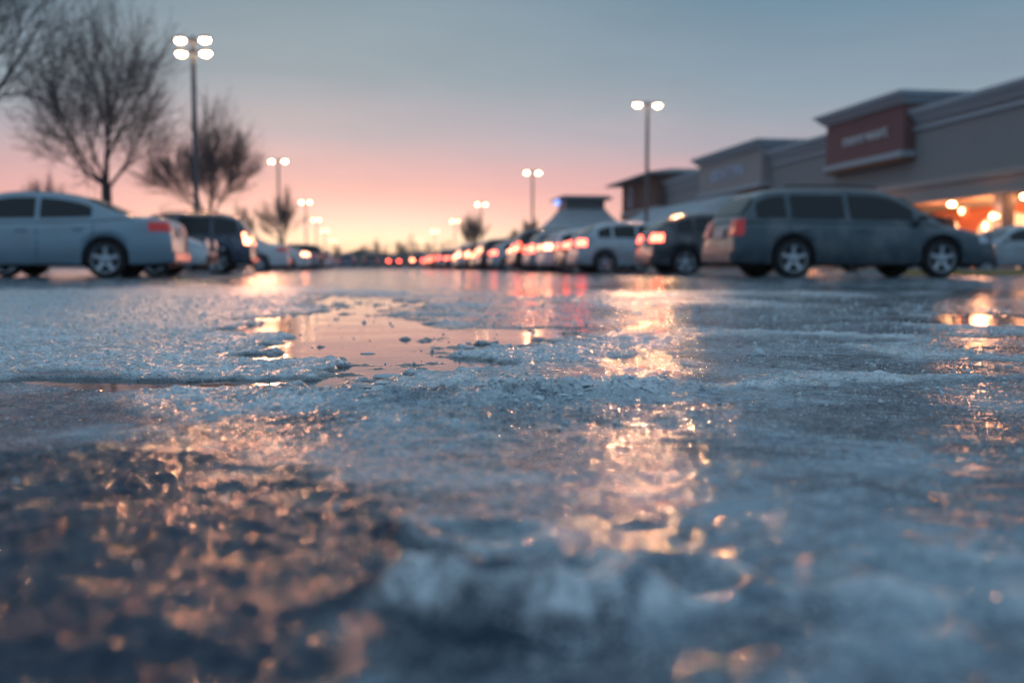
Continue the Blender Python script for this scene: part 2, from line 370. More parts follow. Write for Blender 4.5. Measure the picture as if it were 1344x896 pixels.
# ------------------------------------------------------------------ ground
def ice_material():
    m, nt, b = new_mat('frozen_asphalt')
    N, L = nt.nodes, nt.links
    def attr(n):
        a = N.new('ShaderNodeAttribute'); a.attribute_name = n; return a
    sep = N.new('ShaderNodeSeparateColor'); L.new(attr('surf').outputs['Color'], sep.inputs[0])
    wet, frost, slush = sep.outputs[0], sep.outputs[1], sep.outputs[2]
    geo = N.new('ShaderNodeNewGeometry')
    P = geo.outputs['Position']
    def noise(scale, detail=4, rough=.55, vec=None, dist=0):
        n = N.new('ShaderNodeTexNoise'); n.inputs['Scale'].default_value = scale; n.inputs['Detail'].default_value = detail
        n.inputs['Roughness'].default_value = rough; n.inputs['Distortion'].default_value = dist
        L.new(vec or P, n.inputs['Vector']); return n.outputs['Fac']
    def mth(op, a, c=None, clamp=False):
        n = N.new('ShaderNodeMath'); n.operation = op; n.use_clamp = clamp
        for i, v in enumerate((a, c)):
            if v is None: continue
            if isinstance(v, (int, float)): n.inputs[i].default_value = v
            else: L.new(v, n.inputs[i])
        return n.outputs[0]
    def rng(a, lo, hi, o0=0., o1=1.):
        n = N.new('ShaderNodeMapRange'); L.new(a, n.inputs[0])
        n.inputs[1].default_value = lo; n.inputs[2].default_value = hi; n.inputs[3].default_value = o0; n.inputs[4].default_value = o1
        return n.outputs[0]
    def mixc(f, a, c):
        n = N.new('ShaderNodeMix'); n.data_type = 'RGBA'; L.new(f, n.inputs[0])
        for k, v in ((6, a), (7, c)):
            if isinstance(v, tuple): n.inputs[k].default_value = (*v, 1)
            else: L.new(v, n.inputs[k])
        return n.outputs[2]
    def mixf(f, a, c):
        n = N.new('ShaderNodeMix'); n.data_type = 'FLOAT'; L.new(f, n.inputs[0])
        for k, v in ((2, a), (3, c)):
            if isinstance(v, (int, float)): n.inputs[k].default_value = v
            else: L.new(v, n.inputs[k])
        return n.outputs[0]
    n_mot = noise(3.0, 6, .6); n_mid = noise(16, 6, .62); n_fine = noise(140, 4, .6); n_crys = noise(420, 3, .6)
    asph = mixc(rng(noise(600, 2), .35, .7), (.012, .016, .024), (.045, .055, .07))
    clear = mixc(rng(noise(70, 6, .75), .38, .62), (.02, .045, .075), (.22, .32, .40))
    clear = mixc(rng(noise(5.5, 5, .6), .44, .66), clear, (.26, .36, .42))
    clear = mixc(rng(noise(2.6, 6, .62, dist=.6), .44, .56), clear, (.014, .034, .064))
    base = mixc(wet, clear, asph)
    base = mixc(mth('MULTIPLY', slush, .98), base, (.006, .020, .045))
    vg = N.new('ShaderNodeTexVoronoi'); vg.inputs['Scale'].default_value = 300; L.new(P, vg.inputs['Vector'])
    grain = rng(vg.outputs['Distance'], .15, .55, 1.0, 0.0)
    speck = mth('MULTIPLY', mth('MULTIPLY', grain, rng(noise(38, 5, .75), .40, .60)), mth('SUBTRACT', 1.0, mth('MAXIMUM', wet, slush), True))
    base = mixc(mth('MULTIPLY', speck, .9), base, (.78, .85, .88))
    fr = mth('MULTIPLY', frost, mth('ADD', mth('MULTIPLY', rng(n_fine, .34, .56), .80), mth('MULTIPLY', rng(n_crys, .38, .60), .60)), True)
    base = mixc(fr, base, (.74, .81, .84))
    L.new(base, b.inputs['Base Color'])
    r = mixf(wet, rng(n_mid, .35, .7, .055, .13), rng(n_mot, .3, .7, .06, .12))
    r = mixf(frost, r, .24); r = mixf(slush, r, .06)
    L.new(r, b.inputs['Roughness'])
    b.inputs['IOR'].default_value = 1.32
    b.inputs['Coat Weight'].default_value = 0
    # small-scale relief
    hgt_ = mth('ADD', mth('MULTIPLY', n_fine, .0026), mth('MULTIPLY', n_crys, .0009))
    dry = mth('SUBTRACT', 1.0, wet, True)
    hh = mth('MULTIPLY', hgt_, mth('ADD', mth('MULTIPLY', dry, .08), mth('ADD', mth('MULTIPLY', frost, .5), mth('MULTIPLY', slush, .03))))
    hh = mth('ADD', hh, mth('MULTIPLY', mth('MULTIPLY', noise(22, 2), wet), .00030))
    bp = N.new('ShaderNodeBump'); bp.inputs['Strength'].default_value = 1.0; bp.inputs['Distance'].default_value = 1.0
    L.new(hh, bp.inputs['Height'])
    # little crystal facets, each tilted its own way
    def facets(scale, amt_socket):
        v = N.new('ShaderNodeTexVoronoi'); v.inputs['Scale'].default_value = scale; v.inputs['Randomness'].default_value = 1
        L.new(P, v.inputs['Vector'])
        s = N.new('ShaderNodeVectorMath'); s.operation = 'SUBTRACT'; L.new(v.outputs['Color'], s.inputs[0]); s.inputs[1].default_value = (.5, .5, .5)
        k = N.new('ShaderNodeVectorMath'); k.operation = 'SCALE'; L.new(s.outputs[0], k.inputs[0]); L.new(amt_socket, k.inputs['Scale'])
        return k.outputs[0]
    amt = mth('ADD', mth('MULTIPLY', dry, .30), mth('ADD', mth('MULTIPLY', frost, .9), mth('MULTIPLY', slush, mth('MULTIPLY', 1.0, rng(noise(26, 3), .49, .61, .14, 1.2)))))
    amt = mth('ADD', amt, mth('MULTIPLY', speck, .9))
    amt = mth('MULTIPLY', amt, rng(noise(9, 3), .38, .62, .45, 1.5))
    a1 = N.new('ShaderNodeVectorMath'); a1.operation = 'ADD'; L.new(bp.outputs[0], a1.inputs[0]); L.new(facets(460, mth('MULTIPLY', amt, .8)), a1.inputs[1])
    a2 = N.new('ShaderNodeVectorMath'); a2.operation = 'ADD'; L.new(a1.outputs[0], a2.inputs[0]); L.new(facets(130, mth('MULTIPLY', amt, .45)), a2.inputs[1])
    nn = N.new('ShaderNodeVectorMath'); nn.operation = 'NORMALIZE'; L.new(a2.outputs[0], nn.inputs[0])
    L.new(nn.outputs[0], b.inputs['Normal'])
    return m
M_ICE = ice_material()

def build_ground():
    # rows get denser towards the place's middle, where the ice is seen closest
    ys = [.16]
    while ys[-1] < 60:
        y = ys[-1]
        ys.append(y*(1+(.0033 if .8 < y < 3.2 else (.005 if y < .8 else .0065))))
    ys = np.array(ys)
    nc = 1300
    c = np.linspace(-1, 1, nc); f = np.sinh(2.9*c)/math.sinh(2.9)
    X = (1.3+.82*ys)[:, None]*f[None, :]; Y = np.repeat(ys[:, None], nc, 1)
    xs = X.ravel(); yv = Y.ravel()
    h, wet, frost, slush = surface(xs, yv)
    n = xs.size; R = len(ys)
    co = np.empty((n, 3), np.float32); co[:, 0] = xs; co[:, 1] = yv; co[:, 2] = h
    idx = np.arange(n).reshape(R, nc)
    q = np.stack([idx[:-1, :-1], idx[:-1, 1:], idx[1:, 1:], idx[1:, :-1]], -1).reshape(-1, 4)
    me = bpy.data.meshes.new('icy_ground')
    me.vertices.add(n); me.vertices.foreach_set('co', co.ravel())
    me.loops.add(q.size); me.loops.foreach_set('vertex_index', q.ravel().astype(np.int32))
    me.polygons.add(len(q)); me.polygons.foreach_set('loop_start', np.arange(0, q.size, 4, dtype=np.int32))
    me.polygons.foreach_set('use_smooth', np.ones(len(q), bool))
    me.update(calc_edges=True)
    ca = me.color_attributes.new('surf', 'FLOAT_COLOR', 'POINT')
    cc = np.ones((n, 4), np.float32); cc[:, 0] = wet; cc[:, 1] = frost; cc[:, 2] = slush
    ca.data.foreach_set('color', cc.ravel())
    me.materials.append(M_ICE)
    tag(link('icy_ground', me), kind='structure')
    # the wide sheet of asphalt out to the horizon
    m, nt, b = new_mat('wet_asphalt_far'); N, L = nt.nodes, nt.links
    geo = N.new('ShaderNodeNewGeometry')
    nz = N.new('ShaderNodeTexNoise'); nz.inputs['Scale'].default_value = .35; nz.inputs['Detail'].default_value = 8
    L.new(geo.outputs['Position'], nz.inputs['Vector'])
    cr = N.new('ShaderNodeValToRGB'); cr.color_ramp.elements[0].position = .42; cr.color_ramp.elements[1].position = .62
    cr.color_ramp.elements[0].color = (.02, .028, .04, 1); cr.color_ramp.elements[1].color = (.2, .25, .3, 1)
    L.new(nz.outputs['Fac'], cr.inputs[0]); L.new(cr.outputs[0], b.inputs['Base Color'])
    mr = N.new('ShaderNodeMapRange'); mr.inputs[1].default_value = .4; mr.inputs[2].default_value = .6
    mr.inputs[3].default_value = .12; mr.inputs[4].default_value = .45
    L.new(nz.outputs['Fac'], mr.inputs[0]); L.new(mr.outputs[0], b.inputs['Roughness'])
    n2 = N.new('ShaderNodeTexNoise'); n2.inputs['Scale'].default_value = 25; n2.inputs['Detail'].default_value = 5
    L.new(geo.outputs['Position'], n2.inputs['Vector'])
    bp = N.new('ShaderNodeBump'); bp.inputs['Distance'].default_value = .02; L.new(n2.outputs['Fac'], bp.inputs['Height'])
    L.new(bp.outputs[0], b.inputs['Normal'])
    g = MB(); S = 800; g.add([(-S, -S, -.004), (S, -S, -.004), (S, S, -.004), (-S, S, -.004)], [(0, 1, 2, 3)])
    tag(link('asphalt_ground', g.mesh('asphalt_ground', m)), kind='structure')
build_ground()

# ------------------------------------------------------------------ loose ice
M_chip = mat('clear_ice', (.72, .84, .92), .10, 0, var=.15, scale=60, trans=.25, ior=1.31, bump=.0006, bscale=300)
M_block = mat('cloudy_ice', (.72, .82, .90), .14, 0, var=.2, scale=50, trans=.3, ior=1.31, bump=.0015, bscale=150)
def ice_chips():
    pts = []
    spec = [(1300, (-.04, 1.50), (.20, .06)), (900, (0, 1.33), (.22, .12)), (1500, (-1.0, 3.2), (.5, 1.3)), (700, (-.25, 1.95), (.35, .25)),
            (900, (.12, 2.2), (.3, .45)), (1500, (.9, 2.4), (.6, .6)), (350, (-.35, .8), (.28, .2)), (350, (.35, 1.1), (.35, .3)),
            (2500, (0, 3.2), (1.6, 1.0)), (2000, (1.6, 4.6), (1.6, 1.4)), (2200, (-2.4, 4.8), (1.2, 1.5))]
    for k, c, s in spec:
        pts.append(np.stack([RNG.normal(c[0], s[0], k), RNG.normal(c[1], s[1], k)], 1))
    q = np.stack([RNG.uniform(-3.2, 3.2, 42000), RNG.uniform(.9, 6.5, 42000)], 1)
    pts.append(q[np.abs(q[:, 0]) < .25+.62*q[:, 1]])
    p = np.concatenate(pts); p = p[p[:, 1] > .5]
    h, wet, frost, slush = surface(p[:, 0], p[:, 1])
    clump = fbm(p[:, 0], p[:, 1], .22, 4, 81.)
    keep = ((wet < .5) | (RNG.rand(len(p)) < .22)) & (RNG.rand(len(p)) < np.clip(.25+1.6*clump+.9*frost, .03, 1))
    p = p[keep]; h = h[keep]; n = len(p)
    octa = np.array([(1, 0, 0), (-1, 0, 0), (0, 1, 0), (0, -1, 0), (0, 0, 1), (0, 0, -1)], float)
    tri = np.array([(0, 2, 4), (2, 1, 4), (1, 3, 4), (3, 0, 4), (2, 0, 5), (1, 2, 5), (3, 1, 5), (0, 3, 5)])
    size = (.0010+.0042*RNG.rand(n)**5)*np.clip(.6+.3*p[:, 1], .8, 2.0)
    flat = (np.abs(p[:, 1]-1.5) < .12) & (np.abs(p[:, 0]+.03) < .32) & (RNG.rand(n) < .12)
    size = np.where(flat, .003+.010*RNG.rand(n)**2, size)
    dims = np.stack([np.ones(n), .35+.9*RNG.rand(n), np.where(flat, .16, .3+.8*RNG.rand(n))], 1)*size[:, None]
    v = octa[None]*(.6+.8*RNG.rand(n, 6, 1))*dims[:, None, :]
    a, b_ = RNG.rand(n)*6.28, (RNG.rand(n)-.5)*1.6
    y2 = v[..., 1]*np.cos(b_)[:, None]-v[..., 2]*np.sin(b_)[:, None]; z2 = v[..., 1]*np.sin(b_)[:, None]+v[..., 2]*np.cos(b_)[:, None]
    x3 = v[..., 0]*np.cos(a)[:, None]-y2*np.sin(a)[:, None]; y3 = v[..., 0]*np.sin(a)[:, None]+y2*np.cos(a)[:, None]
    V = [np.stack([x3+p[:, 0:1], y3+p[:, 1:2], z2+(h+size*.15)[:, None]], -1).reshape(-1, 3)]
    Fc = [(tri[None]+6*np.arange(n)[:, None, None]).reshape(-1, 3)]
    me = bpy.data.meshes.new('ice_chips'); me.from_pydata(np.concatenate(V).tolist(), [], np.concatenate(Fc).tolist())
    me.materials.append(M_chip)
    tag(link('ice_chips', me), 'countless tiny broken ice chips strewn over the frozen asphalt', 'ice chips', kind='stuff')
ice_chips()

def ice_chunk(x, y, sx, sy, sz, label, seed, rz=0.0, m=None):
    r = random.Random(seed); bm = bmesh.new()
    for i in range(26):
        a, b_ = r.uniform(0, 6.28), r.uniform(-.5, 1.4)
        q = r.uniform(.8, 1.05)
        bm.verts.new((math.cos(a)*math.cos(b_)*sx*q, math.sin(a)*math.cos(b_)*sy*q, math.sin(b_)*sz*q))
    bmesh.ops.convex_hull(bm, input=bm.verts)
    bmesh.ops.delete(bm, geom=[v for v in bm.verts if not v.link_faces], context='VERTS')
    bmesh.ops.bevel(bm, geom=bm.edges[:], offset=min(sx, sz)*.07, segments=1, affect='EDGES')
    me = bpy.data.meshes.new('ice_chunk'); bm.to_mesh(me); bm.free()
    me.materials.append(m or M_block)
    o = link('ice_chunk', me, loc=(x, y, hgt(x, y)+sz*.15), rz=rz)
    return tag(o, label, 'ice chunk', 'lumps of broken ice')
ice_chunk(-.095, 1.52, .020, .014, .012, 'pinkish cloudy ice lump at the left end of the broken ice ridge', 1)
ice_chunk(-.020, 1.50, .030, .018, .010, 'long flat clear ice slab in the middle of the broken ridge', 2, .3)
ice_chunk(.034, 1.55, .034, .014, .008, 'pale flat ice plate just right of the ridge middle', 3, -.1)
ice_chunk(.085, 1.50, .016, .012, .011, 'small jagged ice lump at the right end of the broken ridge', 4)
ice_chunk(.54, 2.18, .018, .013, .014, 'upright clear ice lump on the right half of the lot, far from the ridge', 5)
ice_chunk(.52, 1.60, .012, .009, .008, 'small rounded ice lump on the smooth dark ice at right', 6)
ice_chunk(-.33, 2.28, .022, .007, .003, 'thin dark sliver of ice floating in the pink puddle', 7, .1)
ice_chunk(-.22, 1.78, .035, .012, .008, 'dark ice plate at the near edge of the pink puddle', 8, -.1)

# ------------------------------------------------------------------ cars
def chaikin(pts, k=2):
    for _ in range(k):
        out = [pts[0]]
        for a, b in zip(pts[:-1], pts[1:]):
            out.append((a[0]*.75+b[0]*.25, a[1]*.75+b[1]*.25)); out.append((a[0]*.25+b[0]*.75, a[1]*.25+b[1]*.75))
        out.append(pts[-1]); pts = out
    return pts

# x runs 0 (rear bumper) .. L (front bumper); top = body without cabin, roof = cabin line, win = side windows, rear/front glass as x ranges
SPEC = dict(
    sedan=dict(L=4.85, W=1.84, wb=2.78, ro=1.08, r=.325, sill=.24,
               top=[(0, .98), (.08, 1.04), (.75, 1.06), (1.3, .99), (3.3, .96), (3.7, .95), (4.4, .80), (4.75, .66), (4.85, .58)],
               roof=[(.62, 1.04), (.95, 1.16), (1.45, 1.39), (2.0, 1.475), (2.6, 1.48), (2.95, 1.41), (3.75, .95)],
               win=[(1.30, 2.12), (2.20, 3.25)], rg=(.8, 1.45), ws=(2.98, 3.66), tail=(.0, .36, .80, .96), head=(.42, .60, .76)),
    wagon=dict(L=4.95, W=1.86, wb=2.76, ro=1.06, r=.345, sill=.25,
               top=[(0, .94), (.06, .99), (.6, 1.0), (3.4, .97), (3.8, .96), (4.5, .84), (4.85, .70), (4.95, .60)],
               roof=[(.12, .99), (.30, 1.25), (.52, 1.50), (1.0, 1.555), (2.2, 1.57), (2.8, 1.54), (3.15, 1.42), (3.85, .96)],
               win=[(.42, .95), (1.05, 2.02), (2.12, 3.30)], rg=(.16, .50), ws=(3.05, 3.78), tail=(.0, .16, .74, 1.02), head=(.40, .62, .80)),
    suv=dict(L=4.70, W=1.90, wb=2.72, ro=.95, r=.37, sill=.32,
             top=[(0, 1.02), (.06, 1.08), (.6, 1.10), (3.1, 1.08), (3.5, 1.10), (4.2, 1.02), (4.58, .90), (4.70, .74)],
             roof=[(.10, 1.08), (.22, 1.36), (.42, 1.66), (.9, 1.74), (2.0, 1.77), (2.6, 1.74), (2.95, 1.58), (3.55, 1.10)],
             win=[(.38, 1.02), (1.12, 2.0), (2.1, 3.1)], rg=(.14, .40), ws=(2.88, 3.48), tail=(.0, .14, .86, 1.18), head=(.36, .80, .98)),
    minivan=dict(L=5.0, W=1.96, wb=3.0, ro=1.0, r=.34, sill=.27,
                 top=[(0, 1.02), (.06, 1.06), (.6, 1.08), (3.3, 1.02), (3.9, 1.02), (4.5, .90), (4.88, .74), (5.0, .62)],
                 roof=[(.08, 1.06), (.20, 1.34), (.42, 1.66), (.9, 1.73), (2.2, 1.76), (2.9, 1.72), (3.25, 1.56), (4.0, 1.02)],
                 win=[(.40, 1.1), (1.2, 2.15), (2.25, 3.35)], rg=(.12, .40), ws=(3.2, 3.92), tail=(.0, .13, .84, 1.14), head=(.4, .7, .88)),
    hatch=dict(L=4.25, W=1.76, wb=2.60, ro=.80, r=.315, sill=.24,
               top=[(0, .92), (.06, .98), (.5, 1.0), (2.9, .96), (3.2, .96), (3.8, .86), (4.12, .70), (4.25, .58)],
               roof=[(.10, .98), (.35, 1.22), (.72, 1.42), (1.2, 1.50), (1.9, 1.51), (2.35, 1.44), (3.2, .96)],
               win=[(.62, 1.0), (1.08, 1.72), (1.80, 2.75)], rg=(.18, .66), ws=(2.42, 3.12), tail=(.0, .24, .80, .98), head=(.38, .60, .76)),
    van=dict(L=5.6, W=2.02, wb=3.4, ro=1.05, r=.35, sill=.30,
             top=[(0, 1.12), (.04, 1.14), (.6, 1.15), (4.0, 1.12), (4.5, 1.14), (5.2, 1.0), (5.5, .85), (5.6, .70)],
             roof=[(.03, 1.14), (.06, 1.8), (.12, 2.4), (.6, 2.52), (2.4, 2.55), (3.6, 2.5), (4.1, 2.2), (4.75, 1.12)],
             win=[(3.05, 4.1)], rg=(.05, .10), ws=(4.0, 4.65), tail=(.0, .10, .9, 1.3), head=(.36, .72, .92)),
)

class CarShape:
    def __init__(self, kind):
        s = SPEC[kind]; self.s = s; self.kind = kind
        self.topc = chaikin(s['top'], 2); self.tx = [p[0] for p in self.topc]; self.tz = [p[1] for p in self.topc]
        self.roofc = chaikin(s['roof'], 2)
        self.wr = s['ro']; self.wf = s['ro']+s['wb']
    def ztop(self, x): return float(np.interp(x, self.tx, self.tz))
    def hw(self, x):
        L, W = self.s['L'], self.s['W']/2
        return W*(1-.10*math.exp(-x/.16)-.05*math.exp(-x/.7)-.13*math.exp(-(L-x)/.20)-.08*math.exp(-(L-x)/.8))
    def low(self, x):
        s = self.s; z = s['sill']+.05*math.exp(-x/.3)+.02*math.exp(-(s['L']-x)/.3)
        R = s['r']+.055
        for c in (self.wr, self.wf):
            d_ = abs(x-c)
            if d_ < R: z = max(z, s['r']+math.sqrt(R*R-d_*d_))
        return z
    def shear(self, x, z):
        L = self.s['L']
        zr = min(1., abs(z-.52)/.6)
        return .16*zr**2*math.exp(-x/.25)-.20*zr**2*math.exp(-(L-x)/.3)
    def section(self, x):
        w = self.hw(x); zt = self.ztop(x); zl = self.low(x); zs = max(zt-.12, zl+.02)
        dz = zs-zl
        return [(w*.62, zl), (w*.955, zl+.001), (w*.985, zl+.12*dz), (w*1.0, zl+.42*dz), (w*.995, zl+.72*dz), (w*.975, zl+.86*dz), (w*.968, zs),
                (w*.93, zs+.07), (w*.86, zt-.01), (w*.6, zt+.004), (0, zt+.012)]
    def yat(self, x, z):
        s = self.section(x); zs = [p[1] for p in s[1:8]]; ys = [p[0] for p in s[1:8]]
        return float(np.interp(z, zs, ys))
    def wroof(self, x, zb, zr):
        wb = self.hw(x)*.93; h = max(zr-zb, 0)
        return wb, wb-.30*h-.02

_cars = {}
def car_meshes(kind):
    if kind in _cars: return _cars[kind]
    C = CarShape(kind); s = C.s; L = s['L']; out = {}
    R = s['r']+.055
    xs = set(np.linspace(0, L, 46))
    xs |= {.01, .03, .07, .12, L-.01, L-.03, L-.07, L-.13}
    for c in (C.wr, C.wf):
        for a in np.linspace(0, PI, 15): xs.add(c+math.cos(a)*R*.9999)
        xs |= {c-R-.003, c+R+.003}
    xs = sorted(x for x in xs if 0 <= x <= L)
    off = -L/2
    b = MB(); rows = []
    for x in xs:
        sec = C.section(x)
        full = [(-y, z) for (y, z) in sec]+[(y, z) for (y, z) in reversed(sec[:-1])]
        rows.append([(x+C.shear(x, z)+off, y, z) for (y, z) in full])
    b.grid(rows)
    n = len(rows[0]); m = len(rows)
    b.f.append(tuple(range(n))); b.f.append(tuple((m-1)*n+i for i in range(n)))
    # cabin
    rows = []
    for (x, zr) in C.roofc:
        zb = C.ztop(x)-.03; zr = max(zr, zb+.02)
        wb, wr = C.wroof(x, zb, zr); h = zr-zb; k = min(.07, h*.35)
        sec = [(wb, zb), (wb+(wr-wb)*.5, zb+(h-k)*.5+.004), (wr, zr-k), (wr-.04, zr-k*.35), (wr-.12, zr-.005), (wr*.5, zr+.012), (0, zr+.018)]
        full = [(-y, z) for (y, z) in sec]+[(y, z) for (y, z) in reversed(sec[:-1])]
        rows.append([(x+off, y, z) for (y, z) in full])
    b.grid(rows)
    out['body'] = (b, True)
    # side windows
    rx = np.array([p[0] for p in C.roofc]); rz = np.array([p[1] for p in C.roofc])
    def side_pt(x, f, sgn, o):
        zr = float(np.interp(x, rx, rz)); zb = C.ztop(x)-.03; wb, wr = C.wroof(x, zb, zr); h = zr-zb; k = min(.07, h*.35)
        zt = zr-k-.045; z0 = zb+.075
        z = z0+(zt-z0)*f
        y = wb+(wr-wb)*((z-zb)/max(h-k, .01))+o
        return (x+off, sgn*y, z), zt-z0
    wins = []
    for (xa, xb) in s['win']:
        for sgn in (-1, 1):
            g = MB(); rows = []
            for x in np.linspace(xa, xb, 14):
                p0, hh = side_pt(x, 0, sgn, .010)
                if hh < .015: continue
                rows.append([side_pt(x, f, sgn, .010)[0] for f in (0, .5, 1)])
            if len(rows) > 1: g.grid(rows); wins.append(g)
    out['side_window'] = wins
    def glass(xa, xb):
        g = MB(); rows = []
        pts = [(x, z) for (x, z) in C.roofc if xa <= x <= xb]
        if len(pts) < 3:
            pts = [(x, float(np.interp(x, rx, rz))) for x in np.linspace(xa, xb, 5)]
        for i, (x, z) in enumerate(pts):
            j0, j1 = max(0, i-1), min(len(pts)-1, i+1)
            dx, dz = pts[j1][0]-pts[j0][0], pts[j1][1]-pts[j0][1]; q = math.hypot(dx, dz) or 1
            nx, nz = -dz/q*.022, dx/q*.022
            if nz < 0: nx, nz = -nx, -nz
            zb = C.ztop(x)-.03; wb, wr = C.wroof(x, zb, z)
            rows.append([(x+nx+off, t*(wr-.09), z+nz+.012*(1-t*t)) for t in (-1, -.5, 0, .5, 1)])
        g.grid(rows); return g
    out['rear_window'] = glass(*s['rg']); out['windshield'] = glass(*s['ws'])
    # tail lights wrap round the rear corner
    x0, x1, z0, z1 = s['tail']; tl = []
    for sgn in (-1, 1):
        g = MB(); rows = []
        for z in np.linspace(z0, z1, 5):
            row = []
            w0 = C.yat(0, z)
            for yy in (w0*.62, w0*.8, w0*.97):
                row.append((C.shear(0, z)-.012+off, sgn*yy, z))
            for x in np.linspace(.015, x1, 6):
                row.append((x+C.shear(x, z)+off, sgn*(C.yat(x, z)+.010), z))
            rows.append(row)
        g.grid(rows); tl.append(g)
    out['tail_light'] = tl
    hd, z0, z1 = s['head']; hl = []
    for sgn in (-1, 1):
        g = MB(); rows = []
        for z in np.linspace(z0, z1, 4):
            row = []
            xL = L; z_ = min(z, C.ztop(L-.12)-.02)
            for yy in (.55, .8, .95):
                row.append((xL+C.shear(xL, z)+.012+off, sgn*C.hw(xL)*yy, z))
            for x in np.linspace(.03, hd, 6):
                xx = L-x
                row.append((xx+C.shear(xx, z)+off, sgn*(C.yat(xx, min(z, C.ztop(xx)-.04))+.010), min(z, C.ztop(xx)-.02)))
            rows.append(row)
        g.grid(rows); hl.append(g)
    out['headlight'] = hl
    g = MB(); g.box(.12+off, L-.15+off, -C.hw(L/2)*.60, C.hw(L/2)*.60, s['sill']-.04, .62)
    for c in (C.wr, C.wf): g.box(c-R*.98+off, c+R*.98+off, -C.hw(c)*.70, C.hw(c)*.70, .30, .66)
    out['underbody'] = g
    g = MB()
    zb_ = .46
    g.box(-.035+off, .05+off, -C.hw(0)*.93, C.hw(0)*.93, s['sill']+.04, zb_)
    out['rear_bumper'] = g
    g = MB(); g.box(L-.06+off, L+.03+off, -C.hw(L)*.9, C.hw(L)*.9, s['sill']+.03, .44); out['front_bumper'] = g
    g = MB(); g.box(L-.05+off, L+.012+off, -C.hw(L)*.42, C.hw(L)*.42, .50, .62); out['grille'] = g
    zp = .80 if kind in ('sedan', 'hatch', 'wagon') else .88
    g = MB(); g.box(C.shear(0, zp)-.022+off, .03+off, -.26, .26, zp-.08, zp+.08); out['licence_plate'] = g
    mir = []; hnd = []
    xm = s['ws'][0]+.35
    for sgn in (-1, 1):
        g = MB(); y = C.hw(xm)*.93
        g.ellipsoid((xm+off, sgn*(y+.13), C.ztop(xm)+.10), (.075, .11, .075), 12, 8); g.box(xm-.02+off, xm+.03+off, min(sgn*y*.97, sgn*(y+.08)), max(sgn*y*.97, sgn*(y+.08)), C.ztop(xm)+.04, C.ztop(xm)+.07)
        mir.append(g)
    for xh in ([s['win'][-1][0]+.12, s['win'][-2][0]+.12] if len(s['win']) > 1 else [s['win'][-1][0]+.12]):
        for sgn in (-1, 1):
            g = MB(); zz = C.ztop(xh)-.16; y = C.yat(xh, zz)
            g.box(xh+off, xh+.17+off, min(sgn*(y-.01), sgn*(y+.028)), max(sgn*(y-.01), sgn*(y+.028)), zz-.014, zz+.014); hnd.append(g)
    out['side_mirror'] = mir; out['door_handle'] = hnd
    # door seams
    seams = []
    edges = sorted({round(s['win'][-1][1]+.12, 3)} | {round(w[0]-.05, 3) for w in s['win'][-2:]})
    for xe in edges:
        for sgn in (-1, 1):
            rows = []
            for z in np.linspace(max(C.low(xe), C.low(xe+.012))+.04, C.ztop(xe)-.06, 8):
                y = C.yat(xe, z)+.002
                rows.append([(xe+off, sgn*y, z), (xe+.012+off, sgn*y, z)])
            g = MB(); g.grid(rows); seams.append(g)
    out['door_seam'] = seams
    if kind in ('wagon', 'suv', 'minivan'):
        rr = []
        for sgn in (-1, 1):
            g = MB(); pr = None
            for x in np.linspace(s['roof'][3][0], s['roof'][-3][0]-.1, 7):
                zr = float(np.interp(x, rx, rz)); p = (x+off, sgn*(C.wroof(x, C.ztop(x), zr)[1]-.06), zr+.05)
                if pr: g.tube(pr, p, .016, n=6)
                pr = p
            rr.append(g)
        out['roof_rail'] = rr
    # wheels
    r = s['r']
    g = MB(); g.lathe([(r*.66, -.10), (r*.90, -.112), (r*.975, -.095), (r, -.06), (r, .06), (r*.975, .095), (r*.90, .112), (r*.66, .10)], 32, 'y', closed=True)
    out['tyre'] = g
    g = MB(); g.lathe([(r*.66, -.11), (r*.70, -.115), (r*.68, -.09), (r*.60, -.05), (r*.60, .08), (r*.665, .09)], 28, 'y', closed=True)
    for k in range(5):
        a = 2*PI*k/5+.3
        c0, s0 = math.cos(a), math.sin(a)
        def P(rad, w, yy): return (c0*rad-s0*w, yy, s0*rad+c0*w)
        g.add([P(r*.08, -.05, -.085), P(r*.08, .05, -.085), P(r*.67, .032, -.105), P(r*.67, -.032, -.105),
               P(r*.08, -.05, -.05), P(r*.08, .05, -.05), P(r*.67, .032, -.06), P(r*.67, -.032, -.06)],
              [(0, 1, 2, 3), (4, 7, 6, 5), (0, 4, 5, 1), (1, 5, 6, 2), (2, 6, 7, 3), (3, 7, 4, 0)])
    g.lathe([(r*.20, -.04), (r*.20, -.095), (r*.10, -.11), (.005, -.112)], 16, 'y')
    out['rim'] = g
    g = MB(); g.lathe([(r*.61, -.035), (r*.05, -.03)], 24, 'y'); out['brake_disc'] = g
    out['C'] = C
    _cars[kind] = out
    return out

_mcache = {}
def part(kind, key, i, g, m, smooth=True, bevel=0.0, angle=35):
    k = (kind, key, i, m.name)
    if k not in _mcache: _mcache[k] = g.mesh(key, m, smooth, bevel, angle)
    return _mcache[k]

